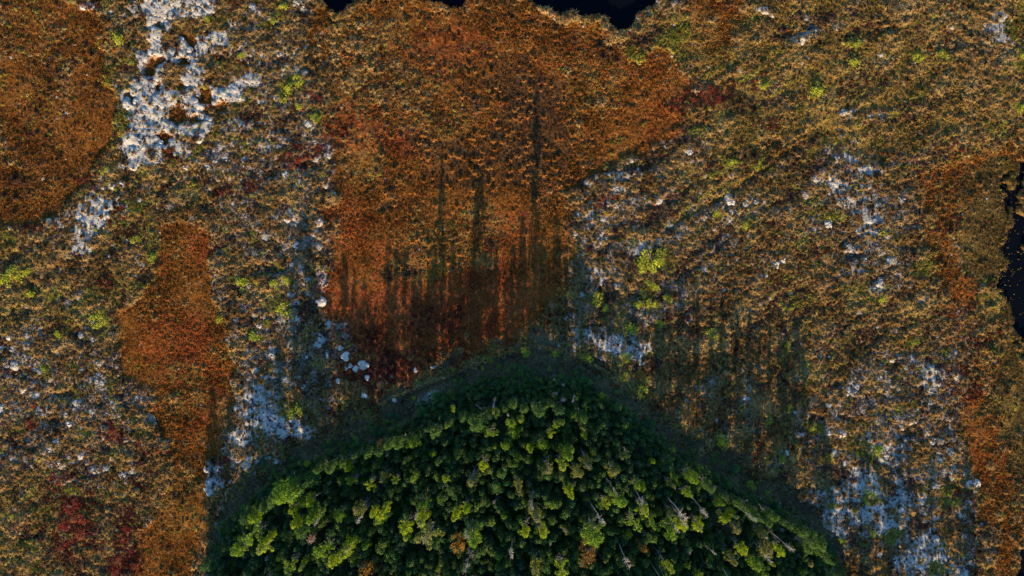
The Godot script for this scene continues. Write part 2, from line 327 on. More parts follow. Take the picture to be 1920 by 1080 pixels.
	field(WATER, 1.0, 3, [985, -90, 985, -2, 1005, 12, 1060, 24, 1110, 29, 1135, 33, 1150, 44, 1165, 55, 1182, 48, 1190, 28, 1226, 6, 1240, -90])
	field(WATER, 1.0, 3, [601, -90, 603, 8, 622, 24, 645, 18, 666, -2, 690, -90])
	field(WATER, 1.0, 3, [775, -90, 785, 0, 832, 1, 846, 15, 860, 14, 872, -4, 880, -90])
	field(WATER, 1.0, 6, [1960, 270, 1924, 285, 1908, 310, 1897, 350, 1886, 420, 1887, 500, 1896, 580, 1908, 640, 1922, 672, 1990, 690, 1990, 500, 1940, 490, 1920, 450, 1916, 400, 1919, 350, 1938, 310])
	field(WATER, 1.0, 4, [1990, 1000, 1930, 1005, 1917, 1030, 1916, 1090, 1990, 1200])


func forest_edge() -> Array:
	return [360, 1160, 400, 1050, 430, 975, 520, 892, 640, 838, 745, 800, 790, 770, 850, 730, 905, 715, 1000, 705, 1100, 718, 1170, 765, 1230, 820, 1290, 862, 1400, 925, 1480, 962, 1540, 1020, 1590, 1090, 1640, 1400, 320, 1400]


func cell_at(x: float, z: float) -> int:
	var i := clampi(roundi((x - X0) / CELL), 0, NX - 1)
	var j := clampi(roundi((z - Z0) / CELL), 0, NZ - 1)
	return j * NX + i


func cover_at(x: float, z: float) -> int:
	var k := cell_at(x, z) * NT
	var r := rng.randf()
	for t in NT:
		r -= weight[k + t]
		if r <= 0.0:
			return t
	return TAN


func ground_y(x: float, z: float) -> float:
	var fx := clampf((x - X0) / CELL, 0.0, NX - 1.001)
	var fz := clampf((z - Z0) / CELL, 0.0, NZ - 1.001)
	var i := int(fx)
	var j := int(fz)
	fx -= i
	fz -= j
	var c := j * NX + i
	return lerpf(lerpf(height[c], height[c + 1], fx), lerpf(height[c + NX], height[c + NX + 1], fx), fz)


func tone_of(t: int, r: float) -> Color:
	# r in 0..1 runs through the three tones of a cover
	var p: Array = tones[t]
	return (p[0] as Color).lerp(p[1], r * 2.0) if r < 0.5 else (p[1] as Color).lerp(p[2], r * 2.0 - 1.0)


func build_ground():
	var dome := noise(FastNoiseLite.TYPE_CELLULAR, 1.0, 21)
	dome.cellular_return_type = FastNoiseLite.RETURN_DISTANCE
	var dome2 := noise(FastNoiseLite.TYPE_CELLULAR, 2.1, 22)
	dome2.cellular_return_type = FastNoiseLite.RETURN_DISTANCE
	var swell := noise(FastNoiseLite.TYPE_SIMPLEX_SMOOTH, 0.09, 23, 3)
	var mid := noise(FastNoiseLite.TYPE_SIMPLEX_SMOOTH, 0.45, 24, 3)
	var fine := noise(FastNoiseLite.TYPE_SIMPLEX_SMOOTH, 1.9, 25, 2)
	height.resize(NX * NZ)
	var tint := PackedColorArray()
	tint.resize(NX * NZ)
	var lv := PackedFloat32Array()
	var rl := PackedFloat32Array()
	for t in NT:
		lv.append(level[t])
		rl.append(relief[t])
	for j in NZ:
		for i in NX:
			var c := j * NX + i
			var x := X0 + i * CELL
			var z := Z0 + j * CELL
			var base := 0.0
			var amp := 0.0
			var sum := 0.0
			var r := clampf(0.42 + fine.get_noise_2d(x, z) * 0.28 + mid.get_noise_2d(x, z) * 0.4 + (rng.randf() - 0.5) * 0.3, 0.0, 1.0)
			var cr := 0.0
			var cg := 0.0
			var cb := 0.0
			for t in NT:
				var w := weight[c * NT + t]
				if w < 0.02:
					continue
				base += w * lv[t]
				amp += w * rl[t]
				w *= w
				var col := tone_of(t, r)
				cr += w * col.r
				cg += w * col.g
				cb += w * col.b
				sum += w
			var d := dome.get_noise_2d(x, z) + 1.0
			var d2 := dome2.get_noise_2d(x, z) + 1.0
			var h := (1.0 - d * d) * 1.0 + (1.0 - d2 * d2) * 0.55
			height[c] = base + amp * h + swell.get_noise_2d(x, z) * 0.12 + fine.get_noise_2d(x * 1.7, z * 1.7) * 0.06 * (0.3 + amp * 3.0)
			tint[c] = Color(cr / sum, cg / sum, cb / sum)
	# the sheet goes on to the horizon in widening steps
	var far := [6.0, 14.0, 30.0, 60.0, 120.0, 250.0, 500.0]
	var xs := PackedFloat32Array()
	var zs := PackedFloat32Array()
	for k in range(far.size() - 1, -1, -1):
		xs.append(X0 - far[k])
		zs.append(Z0 - far[k])
	for i in NX:
		xs.append(X0 + i * CELL)
	for j in NZ:
		zs.append(Z0 + j * CELL)
	for k in far.size():
		xs.append(xs[far.size() + NX - 1] + far[k])
		zs.append(zs[far.size() + NZ - 1] + far[k])
	var o := far.size()
	var w2 := xs.size()
	var vs := PackedVector3Array()
	var cs := PackedColorArray()
	var ix := PackedInt32Array()
	for j in zs.size():
		for i in w2:
			var inside := i >= o and i < o + NX and j >= o and j < o + NZ
			if inside:
				var c := (j - o) * NX + i - o
				vs.append(Vector3(xs[i], height[c], zs[j]))
				cs.append(tint[c])
			else:
				var c := clampi(j - o, 0, NZ - 1) * NX + clampi(i - o, 0, NX - 1)
				vs.append(Vector3(xs[i], maxf(height[c], 0.05), zs[j]))
				cs.append(tone_of(TAN, 0.3 + rng.randf() * 0.3))
			if i > 0 and j > 0:
				var e := j * w2 + i
				ix.append_array([e - w2 - 1, e - w2, e, e - w2 - 1, e, e - 1])
	var ns := PackedVector3Array()
	ns.resize(vs.size())
	for k in range(0, ix.size(), 3):
		var n := (vs[ix[k + 2]] - vs[ix[k]]).cross(vs[ix[k + 1]] - vs[ix[k]])
		ns[ix[k]] += n
		ns[ix[k + 1]] += n
		ns[ix[k + 2]] += n
	for k in ns.size():
		ns[k] = ns[k].normalized()
	var m := matter(Color.WHITE, 1.0, 0.05)
	var grain := NoiseTexture2D.new()
	grain.width = 512
	grain.height = 512
	grain.seamless = true
	grain.noise = noise(FastNoiseLite.TYPE_SIMPLEX_SMOOTH, 0.035, 31, 5)
	m.heightmap_enabled = true
	m.heightmap_texture = grain
	m.heightmap_scale = 6.0
	m.uv1_triplanar = true
	m.uv1_world_triplanar = true
	m.uv1_scale = Vector3.ONE * 0.31
	var g := MeshInstance3D.new()
	g.name = "bog_ground"
	g.mesh = mesh_of(vs, ns, cs, ix)
	g.material_override = m
	g.set_meta("kind", "structure")
	g.set_meta("label", "peat bog surface of rust lawns, pale hummocks and wet hollows")
	g.set_meta("category", "bog")
	add_child(g)


func matter(c: Color, rough := 0.9, shine := 0.3, through := 0.0) -> StandardMaterial3D:
	var m := StandardMaterial3D.new()
	m.albedo_color = c.linear_to_srgb()
	m.vertex_color_use_as_albedo = true
	m.roughness = rough
	m.metallic_specular = shine
	m.cull_mode = BaseMaterial3D.CULL_DISABLED
	if through > 0.0:
		m.backlight_enabled = true
		m.backlight = Color(through, through, through).linear_to_srgb()
	return m


func mesh_of(vs: PackedVector3Array, ns: PackedVector3Array, cs: PackedColorArray, ix := PackedInt32Array()) -> ArrayMesh:
	var a := []
	a.resize(Mesh.ARRAY_MAX)
	if ix.is_empty():
		vs = agree(vs, ns)
	a[Mesh.ARRAY_VERTEX] = vs
	a[Mesh.ARRAY_NORMAL] = ns
	if cs.size():
		a[Mesh.ARRAY_COLOR] = cs
	if ix.size():
		a[Mesh.ARRAY_INDEX] = ix
	var m := ArrayMesh.new()
	m.add_surface_from_arrays(Mesh.PRIMITIVE_TRIANGLES, a)
	return m


func agree(vs: PackedVector3Array, ns: PackedVector3Array) -> PackedVector3Array:
	# turns every triangle so that its front side is the one its normals point from
	for k in range(0, vs.size(), 3):
		if (vs[k + 2] - vs[k]).cross(vs[k + 1] - vs[k]).dot(ns[k] + ns[k + 1] + ns[k + 2]) < 0.0:
			var p := vs[k + 1]
			vs[k + 1] = vs[k + 2]
			vs[k + 2] = p
			var n := ns[k + 1]
			ns[k + 1] = ns[k + 2]
			ns[k + 2] = n
	return vs


func build_water():
	var m := StandardMaterial3D.new()
	m.albedo_color = Color(0.0018, 0.003, 0.006).linear_to_srgb()
	m.roughness = 0.06
	m.metallic_specular = 0.1
	var rip := NoiseTexture2D.new()
	rip.width = 256
	rip.height = 256
	rip.seamless = true
	rip.noise = noise(FastNoiseLite.TYPE_SIMPLEX_SMOOTH, 0.02, 41, 2)
	m.heightmap_enabled = true
	m.heightmap_texture = rip
	m.heightmap_scale = 0.3
	m.uv1_triplanar = true
	m.uv1_world_triplanar = true
	m.uv1_scale = Vector3.ONE * 0.4
	for p in [[985, -90, 1250, 70, "black bog pool with a scalloped shore, largest along the top edge"], [595, -90, 695, 34, "small rounded black pool at the top between rust lawn and heath"], [770, -90, 885, 24, "narrow black pool inlet at the top of the rust lawn"], [1870, 255, 1985, 700, "long dark pool at the right edge with floating leaves"], [1905, 990, 1985, 1200, "sliver of dark water in the bottom right corner"]]:
		var a := ground_xz(p[0], p[1])
		var b := ground_xz(p[2], p[3])
		var q := PlaneMesh.new()
		q.size = b - a
		var n := MeshInstance3D.new()
		n.name = "pool_water"
		n.mesh = q
		n.material_override = m
		n.position = Vector3((a.x + b.x) / 2, -0.42, (a.y + b.y) / 2)
		n.set_meta("kind", "structure")
		n.set_meta("label", p[4])
		n.set_meta("category", "pool")
		add_child(n, true)


# ------------------------------------------------------------------ meshes of plants

func tube(vs: PackedVector3Array, ns: PackedVector3Array, cs: PackedColorArray, pts: Array, radii: Array, sides: int, col: Color):
	for k in pts.size() - 1:
		var a: Vector3 = pts[k]
		var b: Vector3 = pts[k + 1]
		var d := (b - a).normalized()
		var s := d.cross(Vector3(0.31, 0.2, 0.93)).normalized()
		var t := d.cross(s)
		for e in sides:
			var p := s * cos(TAU * e / sides) + t * sin(TAU * e / sides)
			var q := s * cos(TAU * (e + 1) / sides) + t * sin(TAU * (e + 1) / sides)
			var four := [a + p * radii[k], a + q * radii[k], b + q * radii[k + 1], b + p * radii[k + 1]]
			var nn := [p, q, q, p]
			for w in [0, 1, 2, 0, 2, 3]:
				vs.append(four[w])
				ns.append(nn[w])
				cs.append(col)


func rand_dir(r: RandomNumberGenerator) -> Vector3:
	var y := r.randf_range(-1, 1)
	var a := r.randf() * TAU
	var s := sqrt(1.0 - y * y)
	return Vector3(cos(a) * s, y, sin(a) * s)


func puff(vs: PackedVector3Array, ns: PackedVector3Array, cs: PackedColorArray, at: Vector3, rad: Vector3, count: int, size: float, col: Color, r: RandomNumberGenerator, low := -0.45):
	# a clump of leaf-sized faces standing outwards from its middle
	for k in count:
		var d := rand_dir(r)
		if d.y < low:
			d.y = -d.y
		var p := at + d * rad * r.randf_range(0.55, 1.05)
		var side := d.cross(rand_dir(r)).normalized()
		var along := (d + rand_dir(r) * 0.7).normalized()
		var n := (along.cross(side)).normalized()
		if n.dot(d) < 0.0:
			n = -n
		n = (n + d * 0.8).normalized()
		var s := size * r.randf_range(0.65, 1.3)
		var c := col * r.randf_range(0.75, 1.3)
		vs.append(p - side * s * 0.42)
		vs.append(p + along * s)
		vs.append(p + side * s * 0.42)
		for e in 3:
			ns.append(n)
			cs.append(c)


func pine_crown(seed_: int, tall: float, wide: float, start: float, shape: float) -> ArrayMesh:
	# tufted conifer crown: limbs in loose whorls, each ending in clumps of needles
	var r := RandomNumberGenerator.new()
	r.seed = seed_
	var vs := PackedVector3Array()
	var ns := PackedVector3Array()
	var cs := PackedColorArray()
	var y := tall * start
	while y < tall * 0.97:
		var f := (y - tall * start) / (tall * (1.0 - start))
		var reach := wide * pow(1.0 - f, shape) * (0.55 + 0.45 * sin(minf(1.0, f * 4.0 + 0.25) * PI / 2))
		var limbs := 4 if reach > wide * 0.4 else 3
		var a0 := r.randf() * TAU
		for l in limbs:
			if r.randf() < 0.3:
				continue
			var a := a0 + TAU * l / limbs + r.randf_range(-0.4, 0.4)
			var len := reach * r.randf_range(0.6, 1.15)
			var tip := Vector3(cos(a) * len, y + r.randf_range(-0.15, 0.12) - len * 0.1, sin(a) * len)
			var tone := r.randf_range(0.75, 1.25)
			var col := Color(tone * r.randf_range(0.9, 1.15), tone, tone * r.randf_range(0.8, 1.1))
			puff(vs, ns, cs, tip, Vector3(0.23, 0.17, 0.23) * r.randf_range(0.7, 1.35), 40, 0.15, col, r)
			if len > 0.4:
				puff(vs, ns, cs, tip * Vector3(0.55, 1, 0.55) + Vector3(0, 0.08, 0), Vector3(0.18, 0.13, 0.18), 22, 0.14, col * 0.95, r)
			tube(vs, ns, cs, [Vector3(0, y + 0.05, 0), tip], [0.025, 0.01], 3, Color(0.9, 0.75, 0.7))
		y += r.randf_range(0.26, 0.42)
	puff(vs, ns, cs, Vector3(0, tall * 0.97, 0), Vector3(0.16, 0.28, 0.16), 30, 0.13, Color(1.1, 1.1, 0.9), r, -1.0)
	return mesh_of(vs, ns, cs)


func leafy_crown(seed_: int, tall: float, wide: float) -> ArrayMesh:
	# open broadleaf crown of the birches
	var r := RandomNumberGenerator.new()
	r.seed = seed_
	var vs := PackedVector3Array()
	var ns := PackedVector3Array()
	var cs := PackedColorArray()
	for k in 34:
		var d := rand_dir(r)
		var p := Vector3(d.x * wide, tall * 0.62 + d.y * tall * 0.33, d.z * wide) * Vector3(r.randf_range(0.4, 1.0), 1, r.randf_range(0.4, 1.0))
		var tone := r.randf_range(0.65, 1.3)
		puff(vs, ns, cs, p, Vector3(0.32, 0.26, 0.32) * r.randf_range(0.6, 1.3), 24, 0.14, Color(tone, tone * r.randf_range(0.85, 1.05), tone), r, -1.0)
		tube(vs, ns, cs, [Vector3(0, p.y * 0.75, 0), p], [0.022, 0.008], 3, Color(0.6, 0.6, 0.9))
	return mesh_of(vs, ns, cs)


func twigs(seed_: int, tall: float, from: float, to: float, wide: float, count: int) -> ArrayMesh:
	# bare, lichen-grey twigs
	var r := RandomNumberGenerator.new()
	r.seed = seed_
	var vs := PackedVector3Array()
	var ns := PackedVector3Array()
	var cs := PackedColorArray()
	for k in count:
		var f := r.randf_range(from, to)
		var a := r.randf() * TAU
		var len := wide * r.randf_range(0.45, 1.1) * (1.15 - 0.6 * f)
		var o := Vector3(0, tall * f, 0)
		var m := o + Vector3(cos(a) * len * 0.55, r.randf_range(-0.15, 0.22), sin(a) * len * 0.55)
		var e := m + Vector3(cos(a + r.randf_range(-0.5, 0.5)) * len * 0.5, r.randf_range(-0.2, 0.25), sin(a + r.randf_range(-0.5, 0.5)) * len * 0.5)
		var t := r.randf_range(0.7, 1.2)
		tube(vs, ns, cs, [o, m, e], [0.03, 0.02, 0.008], 3, Color(t, t, t))
		for b in 3:
			var p := m.lerp(e, r.randf())
			tube(vs, ns, cs, [p, p + rand_dir(r) * len * 0.3], [0.014, 0.006], 3, Color(t, t, t))
	return mesh_of(vs, ns, cs)


func trunk_mesh(seed_: int, tall: float, thick: float, bend: float) -> ArrayMesh:
	var r := RandomNumberGenerator.new()
	r.seed = seed_
	var vs := PackedVector3Array()
	var ns := PackedVector3Array()
	var cs := PackedColorArray()
	var pts := []
	var rad := []
	for k in 7:
		var f := k / 6.0
		pts.append(Vector3(sin(f * PI) * bend * r.randf_range(0.5, 1), tall * f, sin(f * PI * 1.3) * bend * r.randf_range(-1, 1)))
		rad.append(lerpf(thick, 0.018, pow(f, 0.85)))
	pts[0] = Vector3(0, -0.3, 0)
	tube(vs, ns, cs, pts, rad, 7, Color.WHITE)
	return mesh_of(vs, ns, cs)


func blades(seed_: int, count: int, wide: float, tall: float, thick: float, spread: float) -> ArrayMesh:
	# a tuft: blades rising from one foot and arching over
	var r := RandomNumberGenerator.new()
	r.seed = seed_
	var vs := PackedVector3Array()
	var ns := PackedVector3Array()
	var cs := PackedColorArray()
	for k in count:
		var a := r.randf() * TAU
		var d := Vector3(cos(a), 0, sin(a))
		var s := Vector3(-d.z, 0, d.x) * thick * r.randf_range(0.7, 1.3)
		var out := wide * sqrt(r.randf()) * spread
		var foot := d * out * 0.35
		var mid := d * (out * 0.75) + Vector3(0, tall * r.randf_range(0.6, 1.0), 0)
		var tip := d * (out * 1.25 + wide * 0.25) + Vector3(0, tall * r.randf_range(0.35, 0.85), 0)
		var c := Color.WHITE * r.randf_range(0.7, 1.3)
		var n := (d * 0.5 + Vector3.UP).normalized()
		for p in [foot - s, mid - s * 0.8, mid + s * 0.8, foot - s, mid + s * 0.8, foot + s, mid - s * 0.8, tip, mid + s * 0.8]:
			vs.append(p)
			ns.append(n)
			cs.append(c)
	return mesh_of(vs, ns, cs)


func cushion(seed_: int, lumps: float, fuzz: int) -> ArrayMesh:
	# a low mound of several lobes grown together, knobbly on top, ragged round the foot; about unit radius
	var r := RandomNumberGenerator.new()
	r.seed = seed_
	var nf := noise(FastNoiseLite.TYPE_SIMPLEX_SMOOTH, 2.6, seed_ + 1, 3)
	var lobes := []
	for k in 5:
		var a := TAU * k / 5.0 + r.randf_range(-0.5, 0.5)
		lobes.append([Vector2(cos(a), sin(a)) * r.randf_range(0.2, 0.55), r.randf_range(0.45, 0.75), r.randf_range(0.4, 0.75)])
	var grid := []
	for j in 9:
		var row := []
		for i in 18:
			var a := TAU * i / 18.0
			var q := Vector2(cos(a), sin(a)) * (j / 8.0) * 1.15
			var y := -0.25
			for l in lobes:
				var d: float = q.distance_to(l[0]) / l[1]
				y = maxf(y, l[2] * (1.0 - d * d))
			y = y * 0.75 + nf.get_noise_2dv(q) * lumps * 0.8
			row.append(Vector3(q.x, maxf(y, -0.3), q.y))
		grid.append(row)
	var vs := PackedVector3Array()
	var ns := PackedVector3Array()
	var cs := PackedColorArray()
	for j in 8:
		for i in 18:
			var q := (i + 1) % 18
			for tri in [[grid[j][i], grid[j][q], grid[j + 1][q]], [grid[j][i], grid[j + 1][q], grid[j + 1][i]]]:
				var n: Vector3 = (tri[2] - tri[0]).cross(tri[1] - tri[0])
				if n.length() < 1e-7:
					continue
				n = n.normalized()
				if n.y < 0:
					n = -n
				for p in tri:
					vs.append(p)
					ns.append(n)
					var t := 1.0 + nf.get_noise_3dv(p * 1.7 + Vector3(9, 0, 0)) * 0.5
					cs.append(Color(t, t * 0.99, t * 0.96))
	puff(vs, ns, cs, Vector3.ZERO, Vector3(0.8, 0.6, 0.8), fuzz, 0.16, Color(0.85, 0.83, 0.78), r, 0.0)
	return mesh_of(vs, ns, cs)


func bush(seed_: int, clumps: int, size: float) -> ArrayMesh:
	# a low shrub of leaf clumps, unit radius
	var r := RandomNumberGenerator.new()
	r.seed = seed_
	var vs := PackedVector3Array()
	var ns := PackedVector3Array()
	var cs := PackedColorArray()
	for k in clumps:
		var d := rand_dir(r)
		d.y = absf(d.y)
		var p := d * Vector3(0.72, 0.55, 0.72) * r.randf_range(0.4, 1.0) + Vector3(0, 0.18, 0)
		var t := r.randf_range(0.7, 1.3)
		puff(vs, ns, cs, p, Vector3.ONE * r.randf_range(0.2, 0.34), 26, size, Color(t * r.randf_range(0.85, 1.15), t, t), r)
	return mesh_of(vs, ns, cs)


func stems(seed_: int, count: int) -> ArrayMesh:
	var r := RandomNumberGenerator.new()
	r.seed = seed_
	var vs := PackedVector3Array()
	var ns := PackedVector3Array()
	var cs := PackedColorArray()
	for k in count:
		var a := r.randf() * TAU
		var d := Vector3(cos(a), 0, sin(a))
		tube(vs, ns, cs, [Vector3(0, -0.1, 0), d * 0.2 + Vector3(0, 0.35, 0), d * 0.55 + Vector3(0, 0.6, 0)], [0.04, 0.03, 0.012], 4, Color.WHITE)
	return mesh_of(vs, ns, cs)


# ------------------------------------------------------------------ things

var things := []   # [node, what it is, x, z, group] for the labels


func piece(called: String, m: Mesh, mat: Material, parent: Node3D) -> MeshInstance3D:
	var n := MeshInstance3D.new()
	n.name = called
	n.mesh = m
	n.material_override = mat
	if called in ["branches", "dead_branches", "bearded_twigs", "stems"]:
		n.set_meta("kind", "stuff")
	parent.add_child(n, true)
	return n


func thing(called: String, at: Vector3, what: String, category: String, group: String) -> Node3D:
	var n := Node3D.new()
	used[called] = used.get(called, -1) + 1
	n.name = called if used[called] == 0 else "%s_%03d" % [called, used[called]]
	n.position = at
	n.set_meta("category", category)
	if group:
		n.set_meta("group", group)
	add_child(n)
	things.append([n, what, at.x, at.z])
	return n


var needle := []
var crowns := []
var trunks := []
var dead_twigs := []
var top_twigs := []
var columns := []
var bark: StandardMaterial3D
var grey_wood: StandardMaterial3D
var pale_wood: StandardMaterial3D
var lichen_twig: StandardMaterial3D
var tree_spots := []


func build_forest():
	for c in [Color(0.25, 0.37, 0.022), Color(0.14, 0.26, 0.03), Color(0.075, 0.16, 0.04), Color(0.18, 0.215, 0.05), Color(0.36, 0.21, 0.03), Color(0.20, 0.12, 0.03), Color(0.055, 0.13, 0.045)]:
		needle.append(matter(c, 0.8, 0.25, 0.8))
	bark = matter(Color(0.17, 0.15, 0.13), 0.95, 0.2)
	grey_wood = matter(Color(0.24, 0.235, 0.225), 0.9, 0.2)
	pale_wood = matter(Color(0.36, 0.35, 0.33), 0.85, 0.2)
	lichen_twig = matter(Color(0.25, 0.25, 0.18), 0.95, 0.1)
	# unit trees are 8 m; broad, slim, ragged and low ones
	for k in 10:
		crowns.append(pine_crown(100 + k, 8.0, [1.1, 0.95, 1.35, 0.8, 1.1][k % 5], [0.6, 0.52, 0.66, 0.45, 0.7][k % 5], [0.7, 0.8, 0.6, 0.9, 0.65][k % 5]))
		trunks.append(trunk_mesh(120 + k, 8.0, 0.13, 0.12))
		dead_twigs.append(twigs(140 + k, 8.0, 0.2, 0.6, 0.9, 22))
		top_twigs.append(twigs(160 + k, 8.0, 0.72, 1.0, 0.8, 46))
	for k in 3:
		columns.append(pine_crown(190 + k, 8.0, 0.75, 0.4, 0.28))
	# the trees one can point at: grid place of the crown, height in m, width, look
	# looks: 0 yellow-green, 1 green, 2 dark, 3 grey-bearded, 4 golden, 5 brown-gold, 6 dead, 7 bare brown
	var known := [
		[927, 753, 6.5, 0.7, 6], [927, 770, 5, 0.6, 3], [922, 810, 6, 0.8, 0], [837, 795, 5, 0.7, 0], [848, 763, 4.5, 0.6, 0], [778, 832, 6, 1.0, 0], [765, 838, 5.5, 0.7, 0], [713, 840, 6, 1.0, 5],
		[1068, 855, 8.5, 1.15, 0], [1028, 875, 8.5, 1.1, 3], [1050, 873, 8, 0.9, 3], [1098, 865, 7, 0.9, 3], [1030, 817, 6.5, 0.7, 0], [1055, 798, 6, 0.8, 3], [1042, 798, 5.5, 0.6, 0], [1093, 800, 6.5, 0.7, 3], [1096, 818, 5.5, 0.6, 0], [1012, 835, 6.5, 0.7, 0], [995, 845, 6.5, 0.85, 0],
		[907, 870, 7, 0.9, 0], [888, 897, 7.5, 0.9, 3], [718, 898, 7, 0.9, 3], [692, 912, 7.5, 0.8, 0], [777, 903, 7, 0.7, 0], [840, 900, 6.5, 0.6, 0], [648, 880, 6.5, 0.9, 0], [970, 907, 7, 0.6, 3], [1077, 887, 8, 0.9, 3], [1063, 927, 7.5, 0.8, 0], [1002, 938, 8, 0.8, 6],
		[787, 947, 8, 1.1, 1], [787, 977, 8.5, 1.1, 3], [807, 1013, 9, 1.15, 3], [690, 970, 8, 0.9, 0], [713, 967, 8, 1.0, 0], [672, 967, 8, 0.9, 3], [857, 965, 8, 0.9, 0], [868, 955, 7.5, 0.7, 0], [998, 967, 8.5, 0.9, 3], [992, 1000, 9, 0.9, 0], [1013, 1005, 8.5, 0.9, 0],
		[1160, 947, 8, 0.9, 0], [1137, 948, 7.5, 0.8, 0], [1220, 967, 8.5, 0.9, 0], [1270, 1005, 9.5, 1.2, 0], [1287, 993, 9.5, 1.3, 0], [1283, 975, 9.5, 0.6, 6], [1120, 1010, 9, 1.1, 1], [857, 1023, 7, 1.2, 4], [1107, 1047, 7, 1.5, 5], [885, 1060, 9, 0.9, 6], [1010, 1063, 9, 1.0, 3], [1058, 1067, 9, 0.95, 0], [690, 1070, 6, 0.8, 4], [1203, 1030, 6, 0.7, 4], [1247, 1063, 8, 0.7, 3], [880, 1010, 8.5, 1.1, 1], [757, 987, 8, 1.0, 0], [643, 1037, 9, 1.2, 3],
		[531, 941, 8.5, 1.4, 3], [540, 960, 7.5, 1.0, 0], [453, 987, 8.5, 1.5, 0], [463, 1013, 8.5, 1.5, 0], [490, 1018, 8, 1.1, 0], [577, 950, 8, 1.2, 0], [560, 955, 7.5, 0.9, 0], [542, 998, 8.5, 1.4, 0], [556, 1005, 8, 1.2, 1], [574, 980, 8.5, 1.2, 0], [583, 1010, 6, 1.2, 7], [483, 1043, 8.5, 1.3, 3], [440, 1037, 7.5, 1.2, 0], [546, 1056, 7.5, 0.9, 1], [565, 1053, 6.5, 0.7, 3], [605, 1042, 8.5, 1.1, 0], [618, 1062, 9, 1.2, 0], [642, 1045, 9, 1.1, 3], [635, 965, 7, 0.7, 0], [720, 960, 7.5, 0.8, 0],
		[1203, 907, 7, 0.8, 0], [1192, 913, 7, 0.7, 0], [1260, 913, 7, 0.7, 3], [1207, 952, 8, 0.8, 3], [1297, 940, 8, 0.8, 0], [1265, 967, 8, 0.7, 3], [1323, 992, 8.5, 1.0, 3], [1363, 955, 8, 0.9, 0], [1378, 985, 9, 1.1, 0], [1395, 985, 8.5, 0.9, 3], [1395, 1007, 8.5, 0.8, 3], [1383, 955, 8, 0.6, 3], [1463, 1007, 7, 0.8, 6], [1190, 985, 8, 0.9, 0], [1230, 985, 8, 0.7, 1],
		[1477, 1047, 9, 1.2, 0], [1453, 1053, 9, 1.1, 3], [1380, 1057, 8.5, 1.1, 3], [1400, 1043, 8.5, 0.9, 0], [1447, 1020, 8.5, 0.9, 3], [1350, 1062, 9.5, 0.7, 6], [1510, 1023, 5, 1.2, 1], [1430, 1068, 8, 0.9, 1],
		[740, 905, 6.5, 0.6, 1], [760, 870, 6, 0.6, 1], [660, 905, 6.5, 0.7, 1], [820, 870, 6, 0.7, 2], [860, 850, 6, 0.8, 1], [1150, 880, 6, 0.8, 3], [1140, 905, 6.5, 0.7, 6], [1180, 850, 5.5, 0.7, 1], [1060, 760, 5, 0.8, 6], [1083, 745, 4.5, 0.7, 6], [1100, 760, 4.5, 0.6, 0], [1040, 745, 4.5, 0.6, 6], [950, 785, 5.5, 0.6, 6], [980, 785, 5.5, 0.7, 3], [960, 795, 5, 0.8, 0], [885, 765, 4.5, 0.6, 6],
	]
	for k in known.size():
		var t: Array = known[k]
		var f: float = (EYE - t[2] * 0.85) / EYE
		var p := ground_xz(960.0 + (t[0] - 960.0) * f, 540.0 + (t[1] - 540.0) * f)
		plant(p, t[2], t[3], t[4], k)
	# tall ones whose shadows draw the stripes across the lawn: where they stand and how tall they are
	var k2 := known.size()
